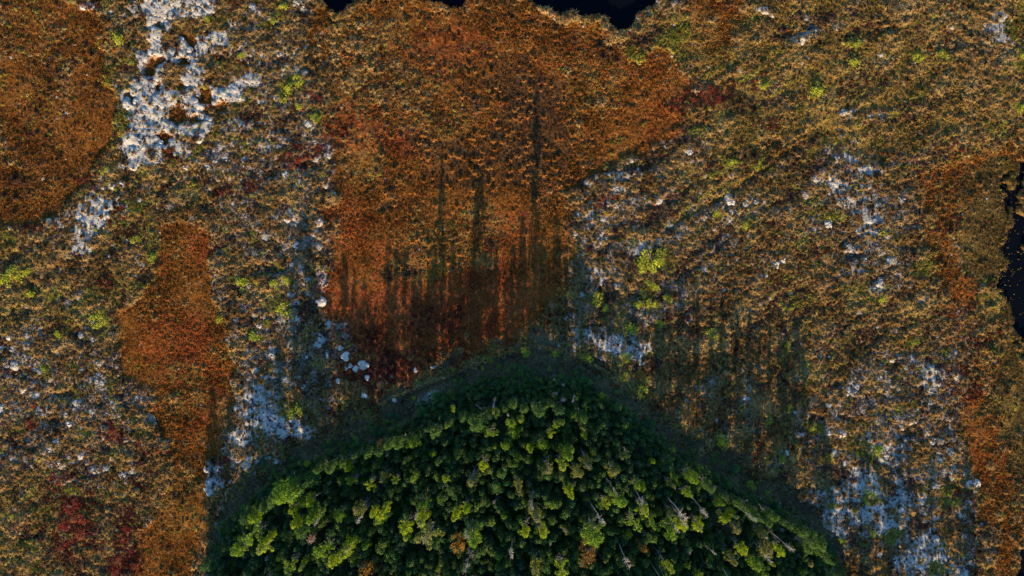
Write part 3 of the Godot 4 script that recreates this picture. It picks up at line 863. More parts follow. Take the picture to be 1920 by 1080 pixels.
	for t in [[1000, 752, 10.6, 0.62, 2], [905, 775, 8.0, 0.75, 2], [832, 792, 9.0, 0.6, 2], [818, 790, 6.0, 0.6, 2], [572, 893, 9.2, 1.0, 1], [556, 900, 8.4, 0.9, 2], [584, 888, 7.0, 0.9, 2], [636, 856, 6.6, 0.5, 2], [666, 846, 6.2, 0.6, 2], [725, 820, 7.0, 0.6, 2], [762, 812, 6.0, 0.6, 2], [700, 836, 4.6, 0.8, 2], [916, 760, 5.2, 0.7, 2], [965, 748, 5.0, 0.6, 2], [1015, 745, 5.8, 0.6, 2], [1042, 752, 6.4, 0.7, 2], [1085, 768, 5.8, 0.6, 2], [870, 770, 4.6, 0.8, 2], [795, 800, 4.4, 0.8, 2], [1272, 872, 6.4, 0.6, 1], [1305, 886, 7.2, 0.7, 2], [1352, 915, 6.8, 0.6, 1], [1384, 930, 6.6, 0.6, 2], [1418, 945, 6.4, 0.7, 2], [1462, 968, 6.8, 0.8, 1], [1490, 985, 7.0, 0.8, 2], [1508, 1004, 7.2, 0.7, 2], [1240, 850, 5.0, 0.8, 2], [1540, 1060, 5.5, 0.9, 2], [520, 925, 5.6, 0.9, 2], [488, 948, 5.2, 0.9, 2], [600, 880, 5.2, 0.9, 2], [395, 1098, 5.5, 1.0, 2], [420, 1035, 4.6, 1.0, 2], [620, 858, 5.4, 0.5, 2], [650, 850, 6.4, 0.5, 2], [684, 838, 5.6, 0.5, 2], [742, 815, 6.2, 0.5, 2], [778, 806, 5.4, 0.5, 2], [848, 782, 6.0, 0.5, 2], [884, 772, 5.2, 0.5, 2], [932, 762, 5.6, 0.5, 2], [948, 756, 4.6, 0.5, 2], [982, 752, 6.0, 0.5, 2], [1028, 752, 5.0, 0.5, 2], [1330, 905, 6.4, 0.5, 2], [1402, 942, 6.6, 0.5, 2], [1440, 958, 6.6, 0.5, 2], [1475, 975, 6.8, 0.5, 2], [1240, 920, 8.4, 0.6, 8], [1250, 935, 7.6, 0.6, 8], [1237, 945, 7.4, 0.5, 8], [1285, 918, 7.2, 0.5, 8], [1362, 933, 7.4, 0.6, 8], [1335, 1035, 8.4, 0.6, 8], [1097, 928, 7.8, 0.6, 8], [1088, 945, 6.6, 0.6, 8], [1430, 985, 6.8, 0.6, 8], [1180, 905, 6.5, 0.6, 8], [790, 930, 7.0, 0.5, 8], [700, 935, 7.0, 0.5, 8], [880, 960, 7.5, 0.5, 8], [620, 935, 6.5, 0.5, 8], [960, 990, 7.8, 0.6, 8], [1150, 1000, 7.8, 0.5, 8], [1210, 1040, 8.0, 0.5, 8], [1400, 1000, 7.4, 0.5, 8]]:
		plant(ground_xz(t[0], t[1]), t[2], t[3] * 1.5, t[4], k2, true)
		k2 += 1
	# the lower trees that fill the island between them
	var edge := PackedVector2Array()
	var pts := forest_edge()
	for k in range(0, pts.size(), 2):
		edge.append(ground_xz(pts[k], pts[k + 1]))
	var tries := 0
	while k2 < 318 and tries < 9000:
		tries += 1
		var p := Vector2(rng.randf_range(-37, 39), rng.randf_range(10, 33.2))
		if not Geometry2D.is_point_in_polygon(p, edge):
			continue
		var ok := true
		for q in tree_spots:
			if p.distance_to(q) < 1.15:
				ok = false
				break
		if not ok:
			continue
		var look: int = [1, 2, 2, 2, 1, 0, 3, 2, 1, 2, 6, 2][rng.randi() % 12]
		plant(p, rng.randf_range(3.0, 4.8), rng.randf_range(0.7, 1.1), look, k2, false, false)
		k2 += 1
	print("trees ", k2)


func edge_z(x: float) -> float:
	# where the island's northern rim lies at x
	var pts := forest_edge()
	for k in range(0, pts.size() - 6, 2):
		var a := ground_xz(pts[k], pts[k + 1])
		var b := ground_xz(pts[k + 2], pts[k + 3])
		if x >= a.x and x <= b.x:
			return lerpf(a.y, b.y, (x - a.x) / (b.x - a.x))
	return 60.0


func plant(p: Vector2, tall: float, wide: float, look: int, k: int, lone := false, wide_ok := true):
	tree_spots.append(p)
	var v := k % 10
	if not lone:
		tall = minf(tall, 0.296 * (p.y - edge_z(p.x) + (15.0 if wide_ok else 5.0)))
	var s := tall / 8.0
	var w: float = [0.66, 0.74, 0.95][k % 3] * wide * lerpf(s, 1.0, 0.6)
	var at := Vector3(p.x, ground_y(p.x, p.y), p.y)
	var size := "tall " if tall >= 7.8 else ("middling " if tall >= 5.5 else "low ")
	var t: Node3D
	if look == 8:
		t = thing("dead_pine", at, size + "slender pale leaning dead pine", "dead tree", "dead trees on the wooded island")
		piece("trunk", trunks[v], pale_wood, t)
		piece("branches", top_twigs[v], pale_wood, t)
	elif look == 6:
		t = thing("dead_tree", at, size + "spiky grey dead tree", "dead tree", "dead trees on the wooded island")
		piece("trunk", trunks[v], pale_wood if k % 3 == 0 else grey_wood, t)
		piece("branches", dead_twigs[v], grey_wood, t)
		piece("branches", top_twigs[v], pale_wood if k % 3 == 0 else grey_wood, t)
		w *= 0.85
	elif look == 7:
		t = thing("bare_tree", at, size + "leafless brown twiggy tree", "tree", "trees on the wooded island")
		piece("trunk", trunks[v], bark, t)
		piece("branches", top_twigs[v], matter(Color(0.24, 0.17, 0.13), 0.95, 0.2), t)
		piece("branches", top_twigs[(v + 3) % 10], matter(Color(0.26, 0.2, 0.17), 0.95, 0.2), t)
		w *= 1.2
	elif look == 4 or look == 5:
		t = thing("birch_tree", at, size + ("golden yellow birch" if look == 4 else "brown-gold thinning birch"), "tree", "birches on the wooded island")
		piece("trunk", trunks[v], grey_wood, t)
		piece("crown", leafy_crown(300 + k, 8.0, 1.2), needle[look], t)
		if look == 5:
			piece("branches", dead_twigs[v], grey_wood, t)
	else:
		var hue: String = ["yellow-green", "fresh green", "dark green", "grey-bearded green"][look]
		t = thing("pine_tree", at, size + hue + " pine", "tree", "pines on the wooded island")
		piece("trunk", trunks[v], bark if look != 3 else grey_wood, t)
		var hues: Array = [[0, 0, 1], [1, 2, 1], [2, 6, 2], [3, 0, 3]][look]
		piece("crown", columns[k % 3] if lone else crowns[v], needle[hues[k % 3]], t)
		piece("dead_branches", dead_twigs[(v + 1) % 10], grey_wood, t)
		if look == 3:
			piece("bearded_twigs", top_twigs[v], lichen_twig, t)
	t.scale = Vector3(w, s, w)
	t.rotation = Vector3(rng.randf_range(-0.07, 0.07), rng.randf() * TAU, rng.randf_range(-0.07, 0.07))
	if look == 8:
		t.rotation = Vector3(rng.randf_range(0.0, 0.12), 0.0, rng.randf_range(-0.16, 0.04))
	if look == 6:
		t.rotation = Vector3(rng.randf_range(-0.2, 0.2), rng.randf() * TAU, rng.randf_range(-0.2, 0.2))


func scatter(called: String, label: String, category: String, m: Mesh, mat: Material, where: Array, tint: Array):
	var mm := MultiMesh.new()
	mm.transform_format = MultiMesh.TRANSFORM_3D
	mm.use_colors = true
	mm.mesh = m
	mm.instance_count = where.size()
	for k in where.size():
		mm.set_instance_transform(k, where[k])
		mm.set_instance_color(k, tint[k])
	var n := MultiMeshInstance3D.new()
	n.name = called
	n.multimesh = mm
	n.material_override = mat
	n.set_meta("kind", "stuff")
	n.set_meta("label", label)
	n.set_meta("category", category)
	add_child(n, true)


func placed(p: Vector2, y: float, wide: float, tall: float) -> Transform3D:
	return Transform3D(Basis(Vector3.UP, rng.randf() * TAU).scaled_local(Vector3(wide, tall, wide)), Vector3(p.x, y, p.y))


func build_beyond():
	# the wood goes on south of what is seen; it shades the near edge
	var where := []
	var tint := []
	for k in 420:
		var p := Vector2(rng.randf_range(-35, 54), rng.randf_range(34.2, 52))
		if p.x > 38.0 and (p.y < 37.0 or rng.randf() < 0.45):
			continue
		var s := rng.randf_range(0.45, 0.95)
		if p.x > 38.0:
			s = rng.randf_range(0.5, 0.9)
		where.append(placed(p, ground_y(p.x, p.y), s * 1.1, s))
		tint.append(Color.WHITE * rng.randf_range(0.75, 1.15))
	scatter("far_woodland", "green pine wood going on past the bottom edge", "woodland", crowns[0], needle[1], where, tint)
	# young pines crowd between the tall ones, too many to tell apart
	var edge := PackedVector2Array()
	var pts := forest_edge()
	for k in range(0, pts.size(), 2):
		edge.append(ground_xz(pts[k], pts[k + 1]))
	var glade := noise(FastNoiseLite.TYPE_SIMPLEX_SMOOTH, 0.2, 53, 3)
	for v in 3:
		var at := []
		var hue := []
		for k in 2500:
			var p := Vector2(rng.randf_range(-38, 40), rng.randf_range(6, 34.5))
			var out := edge_z(p.x) - p.y
			if out > 5.0 or (out > 0.0 and rng.randf() > 0.28 * exp(-out * 0.5) + 0.25 * maxf(0.0, glade.get_noise_2dv(p))) or glade.get_noise_2dv(p) < -0.3:
				continue
			var s := minf(rng.randf_range(1.4, 3.9), maxf(0.7, 0.296 * (p.y - edge_z(p.x) + 3.0))) / 3.0
			if s < 0.25:
				continue
			at.append(placed(p, ground_y(p.x, p.y) - 0.05, rng.randf_range(0.65, 1.1) * lerpf(s, 1.0, 0.5), s))
			hue.append(Color(rng.randf_range(0.75, 1.5), 1.0, rng.randf_range(0.8, 1.6)) * rng.randf_range(0.75, 1.35))
		scatter("young_pine_thicket", ["young green pines crowding under the island's taller trees", "slim young pines filling gaps between the island's trees", "thick growth of knee-high to head-high pines on the island"][v], "thicket", pine_crown(180 + v, 3.0, 0.62, 0.12, 0.75), needle[2 if v < 2 else 6], at, hue)
	scatter("far_woodland_trunks", "trunks of the pine wood past the bottom edge", "woodland", trunks[0], bark, where, tint)


func build_undergrowth():
	var edge := PackedVector2Array()
	var pts := forest_edge()
	for k in range(0, pts.size(), 2):
		edge.append(ground_xz(pts[k], pts[k + 1]))
	var wide := Geometry2D.offset_polygon(edge, 4.5)[0] as PackedVector2Array
	var rag := noise(FastNoiseLite.TYPE_SIMPLEX_SMOOTH, 0.3, 52, 3)
	var gaps := noise(FastNoiseLite.TYPE_SIMPLEX_SMOOTH, 0.16, 51, 3)
	for v in 3:
		var where := []
		var tint := []
		for k in 3600:
			var p := Vector2(rng.randf_range(-41, 45), rng.randf_range(6.0, 35.5))
			if not Geometry2D.is_point_in_polygon(p, wide) or gaps.get_noise_2dv(p) < -0.34:
				continue
			var r := rng.randf_range(0.26, 0.58)
			var inner := Geometry2D.is_point_in_polygon(p, edge)
			if not inner and rng.randf() > 0.6 * smoothstep(0.0, 0.5, rag.get_noise_2dv(p) + 0.42 - 0.2 * maxf(0.0, edge_z(p.x) - p.y)):
				continue
			var lift := minf(0.2 + pow(rng.randf(), 1.5) * 1.2, 0.296 * (p.y - edge_z(p.x) + 2.5)) if inner else 0.0
			where.append(placed(p, ground_y(p.x, p.y) - 0.1, r, r * rng.randf_range(0.9, 1.4) + lift))
			var c: Color = [Color(0.09, 0.20, 0.05), Color(0.12, 0.24, 0.05), Color(0.07, 0.17, 0.07), Color(0.17, 0.25, 0.045), Color(0.11, 0.15, 0.07)][rng.randi() % 5]
			tint.append(c * rng.randf_range(0.8, 1.25))
		scatter("undergrowth", ["dense dark green undergrowth filling the wooded island", "leafy green undergrowth between the island's trees", "mixed green thicket along the island's floor and rim"][v], "undergrowth", bush(400 + v, 11, 0.2), matter(Color.WHITE, 0.85, 0.25, 0.35), where, tint)


func build_shrubs():
	var shapes := []
	var sticks := []
	for k in 5:
		shapes.append(bush(430 + k, 13, 0.13))
		sticks.append(stems(440 + k, 7))
	var lime := [matter(Color(0.40, 0.47, 0.05), 0.9, 0.1, 0.6), matter(Color(0.27, 0.36, 0.045), 0.9, 0.1, 0.6), matter(Color(0.42, 0.34, 0.05), 0.9, 0.1, 0.6)]
	var stick := matter(Color(0.16, 0.12, 0.09), 0.95, 0.2)
	# bog shrubs that stand out one by one: place, radius on the grid, height in m, look
	for s in [[1215, 490, 20, 0.9, 0], [1235, 482, 14, 0.7, 0], [1200, 500, 12, 0.6, 0], [1222, 506, 10, 0.5, 0], [1352, 825, 15, 0.9, 0], [1332, 627, 11, 0.6, 0], [1313, 882, 14, 1.2, 0], [1408, 910, 12, 0.9, 1], [1537, 1050, 17, 1.3, 0], [1520, 800, 9, 0.5, 1], [1438, 783, 12, 0.5, 1], [1475, 765, 9, 0.5, 1], [1460, 862, 10, 0.6, 1], [1550, 855, 12, 0.6, 2], [1130, 742, 11, 0.8, 0], [1200, 733, 12, 0.8, 0], [1170, 705, 9, 0.6, 0], [982, 657, 12, 0.5, 1], [1040, 662, 9, 0.5, 0], [1100, 672, 12, 0.5, 0], [1172, 668, 10, 0.6, 0], [1118, 560, 14, 0.6, 0], [1135, 575, 9, 0.5, 0], [1180, 615, 14, 0.6, 0], [1195, 570, 10, 0.5, 0], [1220, 570, 10, 0.5, 0], [1250, 560, 9, 0.5, 0], [1230, 540, 10, 0.5, 0], [1135, 400, 6, 0.4, 2], [226, 77, 13, 0.7, 0], [200, 322, 8, 0.4, 0], [456, 107, 8, 0.4, 0], [455, 105, 5, 0.3, 0], [392, 40, 6, 0.4, 0], [545, 170, 12, 0.6, 0], [563, 152, 11, 0.6, 0], [535, 190, 7, 0.4, 0], [532, 18, 10, 0.6, 0], [515, 43, 8, 0.5, 1], [385, 165, 6, 0.4, 0], [595, 222, 9, 0.5, 1], [258, 450, 9, 0.4, 0], [413, 601, 9, 0.5, 0], [290, 483, 10, 0.4, 1], [183, 432, 5, 0.3, 0], [181, 457, 5, 0.3, 0], [35, 512, 16, 0.6, 0], [60, 508, 11, 0.5, 0], [15, 525, 14, 0.6, 0], [60, 552, 10, 0.5, 0], [185, 600, 15, 0.5, 0], [195, 590, 8, 0.4, 0], [115, 628, 9, 0.4, 0], [455, 530, 13, 0.5, 0], [485, 530, 9, 0.4, 2], [535, 583, 14, 0.5, 0], [502, 606, 7, 0.4, 0], [483, 632, 13, 0.5, 1], [515, 532, 10, 0.5, 0], [540, 525, 10, 0.5, 0], [556, 770, 13, 0.7, 1], [528, 772, 8, 0.6, 2], [775, 745, 5, 0.6, 0], [1530, 172, 13, 0.5, 0], [1598, 118, 11, 0.5, 0], [1718, 110, 9, 0.5, 0], [1765, 105, 10, 0.5, 0], [1605, 83, 9, 0.4, 1], [1430, 165, 7, 0.4, 0], [1370, 307, 9, 0.4, 0], [1420, 310, 9, 0.4, 0], [1295, 360, 5, 0.3, 2], [1340, 400, 9, 0.4, 0], [1395, 425, 9, 0.4, 0], [1650, 560, 10, 0.4, 0], [1712, 590, 6, 0.3, 0], [1712, 640, 8, 0.4, 1], [1640, 845, 12, 0.5, 1], [1598, 955, 8, 0.5, 2], [1575, 1010, 8, 0.5, 1], [1620, 930, 14, 0.6, 1], [1555, 945, 9, 0.5, 1], [1632, 1000, 8, 0.5, 0], [1915, 105, 10, 0.5, 0], [1912, 203, 7, 0.4, 0], [250, 120, 5, 0.3, 0], [1473, 645, 6, 0.4, 0], [848, 690, 6, 0.5, 1], [920, 675, 8, 0.5, 1], [905, 690, 5, 0.5, 0], [1235, 605, 8, 0.4, 0], [1215, 530, 8, 0.4, 1], [560, 200, 8, 0.4, 0], [28, 966, 6, 0.4, 0], [87, 690, 8, 0.4, 1]]:
		var p := ground_xz(s[0], s[1])
		var t := thing("bog_shrub", Vector3(p.x, ground_y(p.x, p.y) - 0.04, p.y), ("broad " if s[2] >= 13 else ("small " if s[2] < 9 else "")) + ["lime-yellow leafy shrub", "fresh green leafy shrub", "amber yellow leafy shrub"][s[4]], "shrub", "bright shrubs scattered over the bog")
		piece("leaves", shapes[things.size() % 5], lime[s[4]], t)
		piece("stems", sticks[things.size() % 5], stick, t)
		t.scale = Vector3(s[2] * U * 1.35, s[3] * 1.15, s[2] * U * 1.35)
		t.rotation.y = rng.randf() * TAU
	var red := [matter(Color(0.20, 0.030, 0.022), 0.9, 0.2, 0.3), matter(Color(0.25, 0.06, 0.03), 0.9, 0.2, 0.3)]
	for s in [[140, 950, 18], [150, 970, 16], [120, 985, 18], [155, 1000, 17], [130, 1015, 16], [115, 1035, 15], [140, 1045, 12], [165, 975, 12], [240, 990, 12], [235, 1010, 13], [245, 1030, 12], [225, 1050, 13], [220, 1070, 12], [255, 1060, 10], [215, 808, 12], [225, 820, 10], [208, 822, 9], [265, 830, 8], [280, 848, 8], [300, 843, 10], [315, 848, 7], [585, 178, 8], [600, 185, 7], [545, 290, 9], [560, 300, 11], [550, 312, 8], [600, 280, 9], [320, 285, 8], [425, 858, 9], [415, 870, 8], [1330, 168, 9], [1320, 180, 10], [1345, 185, 10], [1300, 190, 8], [1130, 372, 8], [1120, 385, 8], [1150, 370, 7], [70, 760, 8], [65, 800, 9], [60, 790, 8], [100, 890, 8], [115, 900, 9], [5, 868, 9]]:
		var p := ground_xz(s[0], s[1])
		var t := thing("red_shrub", Vector3(p.x, ground_y(p.x, p.y) - 0.04, p.y), ("broad " if s[2] >= 12 else "") + "crimson-leaved low shrub", "shrub", "crimson shrubs scattered over the bog")
		piece("leaves", shapes[things.size() % 5], red[things.size() % 2], t)
		piece("stems", sticks[things.size() % 5], stick, t)
		t.scale = Vector3(s[2] * U * 1.1, 0.35, s[2] * U * 1.1)
		t.rotation.y = rng.randf() * TAU


func build_stones():
	var shapes := []
	for k in 4:
		shapes.append(cushion(500 + k, 0.2, 0))
	var mats := [matter(Color(0.50, 0.50, 0.47), 0.9, 0.3), matter(Color(0.40, 0.41, 0.39), 0.9, 0.3)]
	for s in [[683, 684, 14, 8], [667, 692, 6, 6], [690, 708, 6, 7], [658, 686, 5, 5], [650, 690, 5, 4], [648, 668, 9, 9], [636, 714, 6, 6], [780, 694, 4, 5], [812, 688, 7, 3], [684, 740, 6, 7], [740, 750, 5, 6], [640, 652, 5, 6], [615, 665, 5, 6]]:
		var p := ground_xz(s[0], s[1])
		var t := thing("boulder", Vector3(p.x, ground_y(p.x, p.y) - 0.04, p.y), ("large " if s[2] > 8 else "") + "pale grey boulder", "boulder", "boulders at the lower end of the red lawn")
		piece("stone", shapes[things.size() % 4], mats[things.size() % 2], t)
		t.scale = Vector3(s[2] * U, minf(s[2], s[3]) * U * 1.7, s[3] * U * 1.1)
		t.rotation.y = rng.randf_range(-0.3, 0.3)


func build_cover():
	var tuft_where := [[], [], []]
	var tuft_tint := [[], [], []]
	var tus_where := [[], []]
	var tus_tint := [[], []]
	var cus := []       # [radius, height, x, z, colour, big enough to tell apart]
	var tus := []
	var leaf_where := []
	var leaf_tint := []
	var clump := noise(FastNoiseLite.TYPE_SIMPLEX_SMOOTH, 0.22, 71, 4)
	var lump := noise(FastNoiseLite.TYPE_SIMPLEX_SMOOTH, 1.5, 72, 2)
	var rough := noise(FastNoiseLite.TYPE_SIMPLEX_SMOOTH, 0.075, 73, 3)
	var step := 0.165
	var z := -37.6
	while z < 37.6:
		var x := -64.5
		while x < 64.5:
			var px := x + rng.randf_range(-0.13, 0.13)
			var pz := z + rng.randf_range(-0.13, 0.13)
			x += step
			var t := cover_at(px, pz)
			if t == WATER or t == FLOOR:
				continue
			var p := Vector2(px, pz)
			var y := ground_y(px, pz)
			if y < -0.4:
				continue
			var r := clampf(0.5 + clump.get_noise_2dv(p) * 0.55 + lump.get_noise_2dv(p) * 0.3 + rng.randfn(0.0, 0.10), 0.0, 1.0)
			var grow := 0.65 + 0.9 * clampf(0.5 + lump.get_noise_2d(px + 50.0, pz) * 1.1, 0.0, 1.0)
			var roll := rng.randf()
			# some stretches are rough with big tussocks, others nearly smooth
			var big_ := clampf(0.5 + rough.get_noise_2dv(p) * 1.3 + smoothstep(46.0, 58.0, px) * smoothstep(-18.0, -28.0, pz) * 0.7, 0.0, 1.0)
			match t:
				RUST, RED, OLIVE, LAGG, GOLD:
					var h := 0.07 if t == OLIVE or t == LAGG else 0.10
					var v := rng.randi() % 3
					tuft_where[v].append(placed(p, y - 0.02, rng.randf_range(0.14, 0.26), h * rng.randf_range(0.5, 1.2) * grow * (0.55 + 0.9 * big_)))
					tuft_tint[v].append(tone_of(t, r))
				MUD:
					if roll < 0.22:
						var v := rng.randi() % 3
						tuft_where[v].append(placed(p, y - 0.02, rng.randf_range(0.14, 0.24), rng.randf_range(0.06, 0.15)))
						tuft_tint[v].append(tone_of([RUST, MUD, MUD][rng.randi() % 3], r))
					elif roll < 0.25:
						tus.append([rng.randf_range(0.2, 0.4), rng.randf_range(0.2, 0.35), px, pz, tone_of(RUST, clampf(r + 0.2, 0, 1))])
				TAN, MOSS, UMBER, STRAW:
					if roll < 0.55:
						var v := rng.randi() % 3
						tuft_where[v].append(placed(p, y - 0.02, rng.randf_range(0.14, 0.28), rng.randf_range(0.05, 0.13) * grow * (0.6 + big_)))
						tuft_tint[v].append(tone_of(t, r))
					elif roll < 0.58 + 0.12 * big_:
						tus.append([rng.randf_range(0.15, 0.3) + 0.45 * big_ * pow(rng.randf(), 2.0), rng.randf_range(0.12, 0.22) + 0.22 * big_ * rng.randf(), px, pz, tone_of(t, clampf(r + 0.15, 0, 1))])
					elif roll < 0.80:
						leaf_where.append(placed(p, y - 0.03, rng.randf_range(0.14, 0.3), rng.randf_range(0.14, 0.3)))
						leaf_tint.append(tone_of([t, CRIM, t, LIME, t][rng.randi() % 5], r))
					elif roll < 0.815:
						cus.append([rng.randf_range(0.1, 0.3), rng.randf_range(0.5, 0.9), px, pz, tone_of(PALE, clampf(r + 0.2, 0, 1))])
				PALE:
					if roll < 0.14:
						var big := pow(rng.randf(), 2.2) if weight[cell_at(px, pz) * NT + PALE] > 0.4 else rng.randf() * 0.25
						cus.append([lerpf(0.14, 0.6, big), rng.randf_range(0.4, 0.7), px, pz, tone_of([PALE, PALE, PALE, WHITE, TAN][rng.randi() % 5], clampf(r, 0.0, 0.88))])
					elif roll < 0.5:
						var v := rng.randi() % 3
						tuft_where[v].append(placed(p, y - 0.02, rng.randf_range(0.14, 0.26), rng.randf_range(0.1, 0.22)))
						tuft_tint[v].append(tone_of([TAN, PALE, PALE, UMBER][rng.randi() % 4], r))
					elif roll < 0.56:
						tus.append([rng.randf_range(0.2, 0.42), rng.randf_range(0.15, 0.3), px, pz, tone_of(TAN, clampf(r + 0.2, 0, 1))])
					elif roll < 0.70:
						leaf_where.append(placed(p, y - 0.03, rng.randf_range(0.12, 0.26), rng.randf_range(0.14, 0.26)))
						leaf_tint.append(tone_of([TAN, CRIM, MOSS, LIME][rng.randi() % 4], r))
				WHITE:
					if roll < 0.08:
						cus.append([rng.randf_range(0.12, 0.42), rng.randf_range(0.25, 0.5), px, pz, tone_of(WHITE, clampf(rng.randfn(0.5, 0.2), 0, 1))])
					elif roll < 0.2:
						var v := rng.randi() % 3
						tuft_where[v].append(placed(p, y - 0.02, rng.randf_range(0.1, 0.2), rng.randf_range(0.04, 0.1)))
						tuft_tint[v].append(tone_of([PALE, UMBER, TAN, WHITE][rng.randi() % 4], r))
				LIME, CRIM:
					if roll < 0.7:
						leaf_where.append(placed(p, y - 0.03, rng.randf_range(0.14, 0.3), rng.randf_range(0.14, 0.3)))
						leaf_tint.append(tone_of(t, r))
		z += step
	var grass := matter(Color.WHITE, 1.0, 0.05, 0.3)
	for v in 3:
		scatter("sedge_grass", ["fine rust and tan sedge blades covering the bog", "short arching sedge tufts spread across the lawns", "loose dry sedge stalks between the hummocks"][v], "grass", blades(600 + v, 8 + v, 1.0, 1.0, 0.13, 0.8), grass, tuft_where[v], tuft_tint[v])
	scatter("dwarf_shrub_foliage", "tiny leafy heath shrubs scattered among the hummocks", "foliage", bush(620, 5, 0.3), matter(Color.WHITE, 1.0, 0.06, 0.3), leaf_where, leaf_tint)
	hummocks(tus, "grass_tussock", "tussock", [blades(640, 46, 1.0, 1.0, 0.075, 0.95), blades(641, 46, 1.0, 1.0, 0.08, 0.9)], grass, 1.0)
	hummocks(cus, "lichen_cushion", "lichen cushion", [cushion(660, 0.3, 70), cushion(661, 0.34, 70)], matter(Color.WHITE, 1.0, 0.06), 0.0)
	print("tufts ", tuft_where[0].size() * 3, " leaves ", leaf_where.size(), " tussocks ", tus.size(), " cushions ", cus.size())
	# leaves afloat on the pool
	var fw := []
	var ft := []
	for k in 1500:
		var p := ground_xz(rng.randf_range(1870, 1960), rng.randf_range(280, 690))
		if ground_y(p.x, p.y) > -0.45 or rng.randf() < smoothstep(57.4, 59.6, p.x) * 0.9:
			continue
		fw.append(placed(p, -0.415, rng.randf_range(0.04, 0.10), 0.08))
		ft.append(tone_of([OLIVE, GOLD, MOSS][rng.randi() % 3], rng.randf()))
	scatter("floating_leaves", "small tan leaves afloat on the dark pool", "leaves", blades(680, 6, 1.0, 0.2, 0.3, 1.0), grass, fw, ft)


func hummocks(list: Array, called: String, category: String, shapes: Array, mat: StandardMaterial3D, upright: float):
	list.sort_custom(func(a, b): return a[0] > b[0])
	var tinted := {}
	var where := [[], []]
	var tint := [[], []]
	var n := 0
	for h in list:
		var p := Vector2(h[2], h[3])
		var y := ground_y(h[2], h[3])
		var tall: float = h[1] if upright > 0.5 else h[0] * h[1]
		if n < 290 and absf(h[2]) < 59.5 and absf(h[3]) < 33.4:
			n += 1
			var c: Color = h[4]
			var key := "%d %d %d" % [roundi(c.r * 12), roundi(c.g * 14), roundi(c.b * 12)]
			if not tinted.has(key):
				var m := mat.duplicate() as StandardMaterial3D
				m.albedo_color = c.linear_to_srgb()
				tinted[key] = m
			var bright := c.get_luminance()
			var what := ""
			if upright > 0.5:
				what = "dark brown arching grass tussock" if bright < 0.1 else ("straw-coloured arching grass tussock" if bright > 0.2 else "russet arching grass tussock")
			else:
				what = "brown knobbly lichen cushion" if bright < 0.2 else ("whitish knobbly lichen cushion" if bright > 0.42 else "grey-tan knobbly lichen cushion")
			var t := thing(called, Vector3(p.x, y - 0.05, p.y), what, category, called.replace("_", " ") + "s on the open bog")
			piece("tuft" if upright > 0.5 else "dome", shapes[n % 2], tinted[key], t)
			t.scale = Vector3(h[0], tall, h[0])
			t.rotation.y = rng.randf() * TAU
		else:
			var v := rng.randi() % 2
			where[v].append(placed(p, y - 0.05, h[0], tall))
			tint[v].append(h[4])
	for v in 2:
		scatter("small_" + called + "s", "countless small %ss among the larger ones, %s" % [category, ["most of them low", "scattered thickly"][v]], category, shapes[v], mat, where[v], tint[v])


# ------------------------------------------------------------------ labels

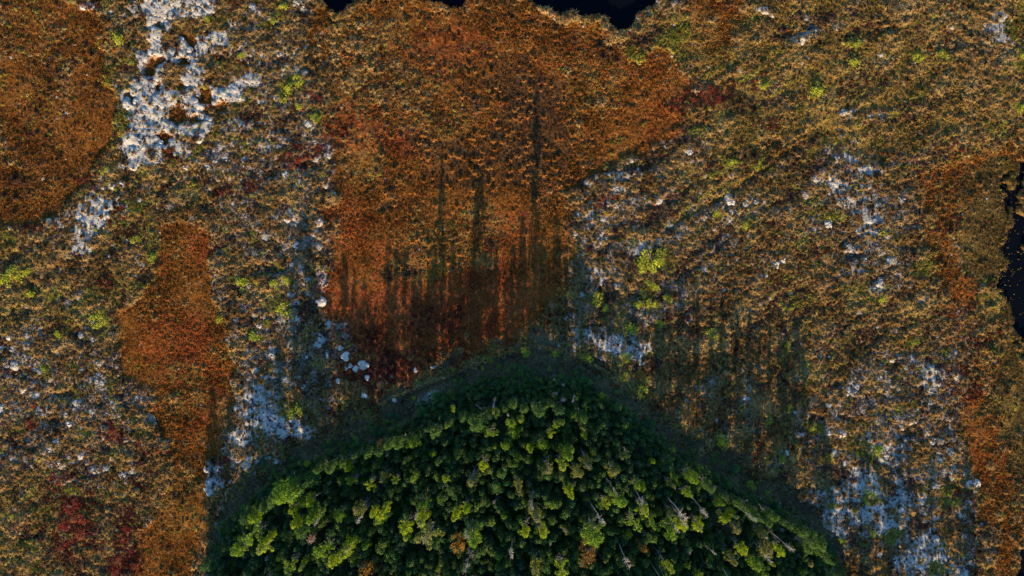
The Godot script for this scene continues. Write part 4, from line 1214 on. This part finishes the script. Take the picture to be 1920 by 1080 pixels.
func write_labels():
	# landmarks one can find in the picture; each thing is counted off from the landmark beside it
	var marks := [["the largest black pool", 1110, 20], ["the small top-left pool", 635, 5], ["the pool inlet at top", 850, 5], ["the dark pool on the right", 1890, 480], ["the main white lichen mat", 300, 240], ["the white lichen strip below the rust lawn", 195, 400], ["the top-left rust lawn", 110, 200], ["the top of the narrow rust lawn", 340, 440], ["the foot of the narrow rust lawn", 370, 920], ["the black peat patch", 1005, 170], ["the longest shadow's tip", 1000, 300], ["the broad lime shrub clump", 1215, 490], ["the boulders", 670, 690], ["the golden birch", 857, 1023], ["the brown-gold birch", 1107, 1047], ["the leafless brown tree", 583, 1010], ["the island's northern tip", 1000, 715], ["the island's western corner", 440, 1030], ["the island's eastern corner", 1520, 1040], ["the bright western pines", 470, 990], ["the bright eastern pines", 1280, 1000], ["the pines in the island's middle", 1050, 860], ["the pale dead tree at the bottom", 885, 1060], ["the island's northeast rim", 1230, 830], ["the island's northwest rim", 640, 845], ["the crimson patch in the lower left", 140, 990], ["the narrow crimson patch", 240, 1030], ["the diagonal track's lower end", 1290, 400], ["the diagonal track's upper end", 1560, 230], ["the white patch top right", 1880, 60], ["the pale hummocks right of centre", 1620, 330], ["the second pale hummock strip", 1640, 520], ["the pale ground bottom right", 1640, 940], ["the pale ground in the right bottom corner", 1760, 1050], ["the bluish lichen slope", 490, 780], ["the lower right heath", 1720, 760], ["the upper right heath", 1450, 100], ["the left middle moss", 60, 530], ["the lower left heath", 120, 780], ["the bottom left corner", 40, 1040], ["the top left corner", 20, 10], ["the striped red lawn", 760, 560], ["the shaded heath east of the island", 1420, 700], ["the heath above the red lawn's right side", 1180, 380], ["the pale ground right of the stripes", 1150, 600], ["the grey heath left of the stripes", 540, 480], ["the heath below the white mat", 430, 300], ["the heath right of the white mat", 520, 120], ["the rust lawn's top", 760, 90], ["the red band along the right edge", 1830, 760], ["the bottom right rust edge", 1880, 980], ["the tussocks near the right top edge", 1800, 170], ["the heath in the right centre", 1500, 540], ["the shaded moat's left arm", 600, 800], ["the lime shrub right of the island", 1352, 825]]
	var ordinal := ["closest", "second closest", "third closest", "fourth closest", "fifth closest", "sixth closest", "seventh closest", "eighth closest", "ninth closest", "tenth closest", "eleventh closest", "twelfth closest", "thirteenth closest", "fourteenth closest", "fifteenth closest", "sixteenth closest", "seventeenth closest", "eighteenth closest", "nineteenth closest", "twentieth closest", "21st closest", "22nd closest", "23rd closest", "24th closest", "25th closest", "26th closest", "27th closest", "28th closest", "29th closest", "30th closest", "31st closest", "32nd closest"]
	var by := {}
	for t in things:
		var p := Vector2(t[2] / U + 960.0, t[3] / U + 540.0)
		var best := 0
		for k in marks.size():
			if p.distance_to(Vector2(marks[k][1], marks[k][2])) < p.distance_to(Vector2(marks[best][1], marks[best][2])):
				best = k
		var key := "%s|%d" % [t[1], best]
		if not by.has(key):
			by[key] = []
		by[key].append([p.distance_to(Vector2(marks[best][1], marks[best][2])), t[0], t[1], marks[best][0]])
	for key in by:
		var list: Array = by[key]
		list.sort_custom(func(a, b): return a[0] < b[0])
		for k in list.size():
			var l := ""
			if list.size() == 1:
				l = "%s by %s" % [list[k][2], list[k][3]]
			elif k < ordinal.size():
				l = "%s %s to %s" % [list[k][2], ordinal[k], list[k][3]]
			else:
				l = "%s farther out around %s" % [list[k][2], list[k][3]]
			(list[k][1] as Node3D).set_meta("label", l)
